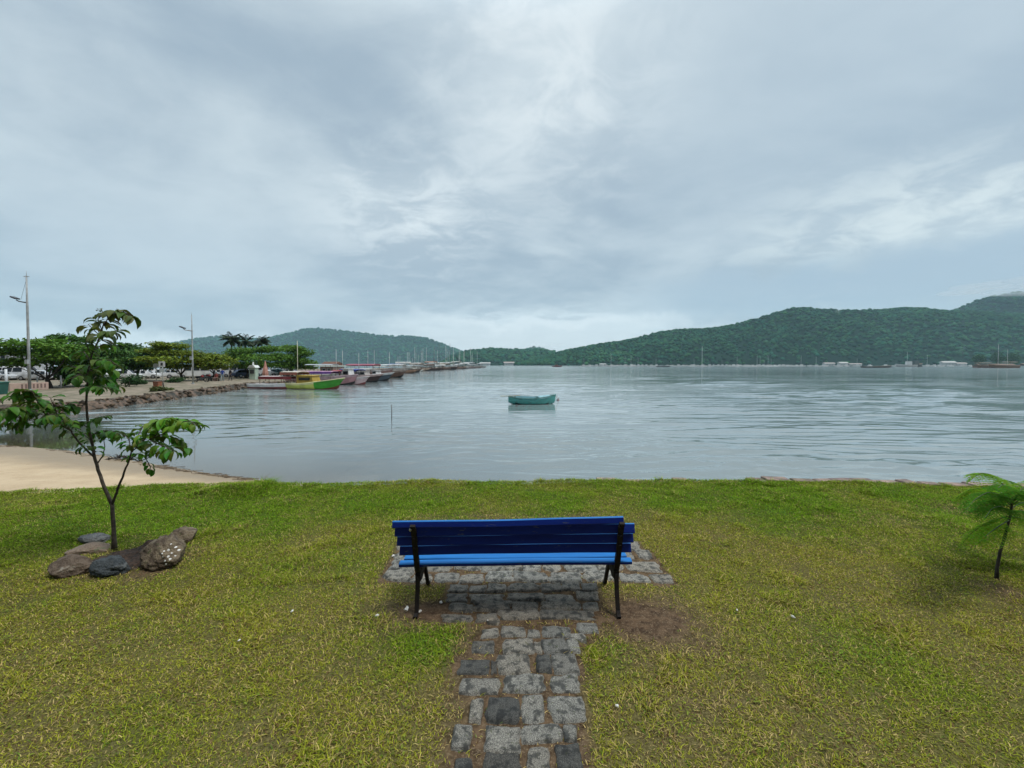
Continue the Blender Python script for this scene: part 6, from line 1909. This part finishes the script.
for px in [584, 596, 603, 611, 617, 625, 631, 638, 646, 652, 672, 679, 687, 694, 702, 709, 714, 722, 729, 737, 745, 752, 760, 768, 775, 784, 792, 801, 810, 816, 824, 838, 846, 857, 870, 886, 896, 927, 934, 940, 950, 962, 970, 590, 607, 621, 634, 642, 656, 668, 683, 691, 698, 718, 726, 733, 741, 748, 757, 764, 771, 780, 788, 797]:
    wy = rr.uniform(366.2, 366.75)
    ms = (.5, rr.uniform(9, 16), (.66, .68, .68)) if rr.random() < .35 else None
    if px in (701, 702, 611): ms = (.5, 26 if px == 702 else 18, (.68, .7, .7))
    c = rr.choice([(.78, .79, .79), (.72, .73, .73), (.8, .8, .8)])
    d = boat('moored_yacht', 'white yacht with a mast moored before the far wooded shore' if ms else 'small white motor boat without a mast moored before the far wooded shore', px, wy, rr.uniform(9, 15), 3.4, 1.7, rad(rr.choice([0, 180]) + rr.uniform(-25, 25)), c, c, (.2, .22, .24),
             cabin=[(.28, .6, rr.uniform(1.2, 2.2), (.66, .68, .68))], mast=ms, cat='yacht' if ms else 'motor boat', group='white yachts with masts off the far shore' if ms else 'small white motor boats off the far shore', simple=True)
# far shore houses
HZ = ZW + 1.5
for i, (x0, x1, top, Y, lab) in enumerate([
    (825, 835, 361.6, 1090, 'white long house on the far shore, left of the pair'), (840, 848, 361.0, 1092, 'white house with a grey roof on the far shore, taller of the pair'),
    (850, 862, 362.4, 1088, 'low white boat shed on the far shore right of the pair'),
    (943, 956, 360.2, 1080, 'white two storey house on the far shore near the right wharf'), (957, 967, 361.6, 1078, 'low white house just right of the two storey one'),
    (480, 490, 361.4, 1300, 'pale house at the foot of the low hill, left one'), (504, 514, 360.8, 1320, 'pale house at the foot of the low hill, right one'),
    (600, 606, 362.6, 1100, 'tiny white house on the far shore under the wooded hill')]):
    house(lab, x0, x1, top + .9, Y, 9, (.48, .49, .48), (.5, .48, .46) if i % 2 else (.42, .36, .33), [(.25, .5, 2.2, 1.6), (.5, .5, 2.2, 1.6), (.75, .5, 2.2, 1.6)], 'far_house', ZW)
# wharf with thatched roofed boats at the right
def wharf():
    Y = 640
    a, b = P(976, HOR, Y), P(1120, HOR, Y)
    root = empty('wharf', ((a.x + b.x) / 2, Y, ZW), 'dark timber wharf with a long brown roof at the right edge of the bay', 'wharf')
    W = b.x - a.x
    mb = MB(); mb.box((0, 4, 1.1), (W, 9, .5)); mb.build('deck', paint((.09, .075, .06), .9), root)
    for k in range(16):
        mb = MB(); x = -W / 2 + W * (k + .5) / 16; mb.tube([(x, .3, -.6), (x, .3, .9)], .3, 7); mb.build('pile', M_WOODP, root)
    for (u0, u1, h, col) in ((.02, .28, 4.2, (.24, .17, .12)), (.34, .52, 5.0, (.30, .22, .15)), (.6, .95, 4.2, (.2, .15, .11))):
        mb = MB(); x0, x1 = -W / 2 + W * u0, -W / 2 + W * u1
        mb.prism([(-.2, h - 1.6), (8.4, h - 1.6), (4, h)], 'x', x0, x1); mb.build('roof', paint(col, .95), root)
        mb = MB(); mb.box(((x0 + x1) / 2, 4, (h - 1.6 + 1.35) / 2), ((x1 - x0) * .92, 7, h - 1.6 - 1.36)); mb.build('wall', paint((.12, .10, .085), .9), root)
wharf()
boat('schooner', 'dark schooner with two masts tied at the right wharf', 1003, 367.9, 24, 6, 3, rad(178), BRN, (.3, .2, .15), DRK, roof=[(.1, .6, 3, (.42, .32, .24), None)], mast=[(.68, 18, (.55, .55, .53)), (.35, 14, (.5, .5, .48))], cat='schooner', group='boats tied at the right wharf', simple=True)
boat('schooner', 'brown boat with a straw coloured awning left of the dark two masted schooner', 985, 367.8, 20, 5, 2.6, rad(4), (.14, .09, .07), (.25, .17, .12), DRK, roof=[(.08, .7, 2.8, (.36, .28, .2), None)], cabin=[(.3, .55, 2, (.4, .36, .3))], cat='boat', group='boats tied at the right wharf', simple=True)
for k, (px, top, w, lab) in enumerate([(979, 354, 9, 'dark tree behind the left end of the right wharf'), (997, 352, 9, 'middle tree behind the right wharf'), (1013, 353, 10, 'tree behind the wharf at the right frame edge')]):
    b = P(px, 365, 700)
    r = np.random.default_rng(90 + k); n = 700; s = 700 / F
    H = P(px, top, 700).z - ZW
    root = empty('shore_tree', (b.x, 700, ZW), lab, 'tree', 'trees behind the right wharf')
    tb = MB(); tb.tube([(0, 0, 0), (0, 0, H * .6)], [.6, .3], 7); tb.build('trunk', M_TRUNK, root)
    p = r.normal(size=(n, 3)); p /= np.linalg.norm(p, axis=1, keepdims=True); p *= (r.random(n) ** .4)[:, None] * (.7 + .6 * vnoise(p[:, 0] * 2 + k * 9, p[:, 2] * 2, 1.5))[:, None]
    leaf_cloud('crown', p * np.array([w * s * .55, w * s * .5, H * .45]) + np.array([0, 0, H * .58]), r.normal(size=(n, 3)), r.normal(size=(n, 3)) + np.array([0, 0, 1]), np.full(n, 2.2), np.full(n, 1.4), np.array(G4)[None] * r.uniform(.5, 1.4, n)[:, None], M_LEAF, root)
# ---- haze
def make_haze():
    mb = MB()
    mb.box((0, 2200, 300), (17000, 5200, 606))
    m = bpy.data.materials.new('haze_air'); m.use_nodes = True
    nt = m.node_tree; nt.nodes.clear()
    out = nt.nodes.new('ShaderNodeOutputMaterial')
    v = nt.nodes.new('ShaderNodeVolumePrincipled')
    v.inputs['Color'].default_value = (0.58, 0.84, 0.96, 1)
    v.inputs['Density'].default_value = 0.00008
    v.inputs['Anisotropy'].default_value = 0.2
    nt.links.new(v.outputs[0], out.inputs['Volume'])
    o = mb.build('haze', m)
    tag(o, kind='stuff')
make_haze()

def mist(label, px, py, Y, rx, ry, dens, seed, n=9, tilt=0.0):
    """a ragged wisp: overlapping soft puffs of thin vapour over the trees"""
    r = random.Random(seed)
    mb = MB(); s = Y / F
    c = P(px, py, Y)
    bm = bmesh.new()
    for k in range(n):
        u = r.uniform(-1, 1)
        p = Vector((u * rx * s * math.cos(tilt), r.uniform(-1, 1) * rx * s * .6, u * rx * s * math.sin(tilt) + r.uniform(-.5, .5) * ry * s))
        q = r.uniform(.5, 1.0) * (1 - .4 * abs(u))
        t = bmesh.ops.create_icosphere(bm, subdivisions=3, radius=1)
        for v in t['verts']: v.co = Vector((v.co.x * rx * s * .55 * q, v.co.y * rx * s * .5 * q, v.co.z * ry * s * .8 * q)) + p
    mb.from_bm(bm, Matrix.Identity(4)); bm.free()
    m = bpy.data.materials.new('mist_vapour'); m.use_nodes = True
    nt = m.node_tree; nt.nodes.clear()
    out = nt.nodes.new('ShaderNodeOutputMaterial')
    v = nt.nodes.new('ShaderNodeVolumePrincipled')
    v.inputs['Color'].default_value = (0.97, 0.98, 1.0, 1)
    v.inputs['Density'].default_value = dens
    nt.links.new(v.outputs[0], out.inputs['Volume'])
    o = mb.build('mist', m, loc=c, fix=False)
    tag(o, label, kind='stuff')
mist('thin cloud resting on the top of the highest hill', 1035, 290, 1960, 66, 8, .0045, 1, 18)
mist('thin wisp of mist rising over the wooded ridge', 838, 312, 1480, 4, 5, .006, 2, 7, .9)
mist('small wisp of mist low on the wooded slope at the right', 962, 350, 1180, 3, 4, .006, 4, 6, 1.0)
mist('pale mist around the low peak behind the middle hills', 545, 347, 2550, 18, 5, .0012, 5, 10)
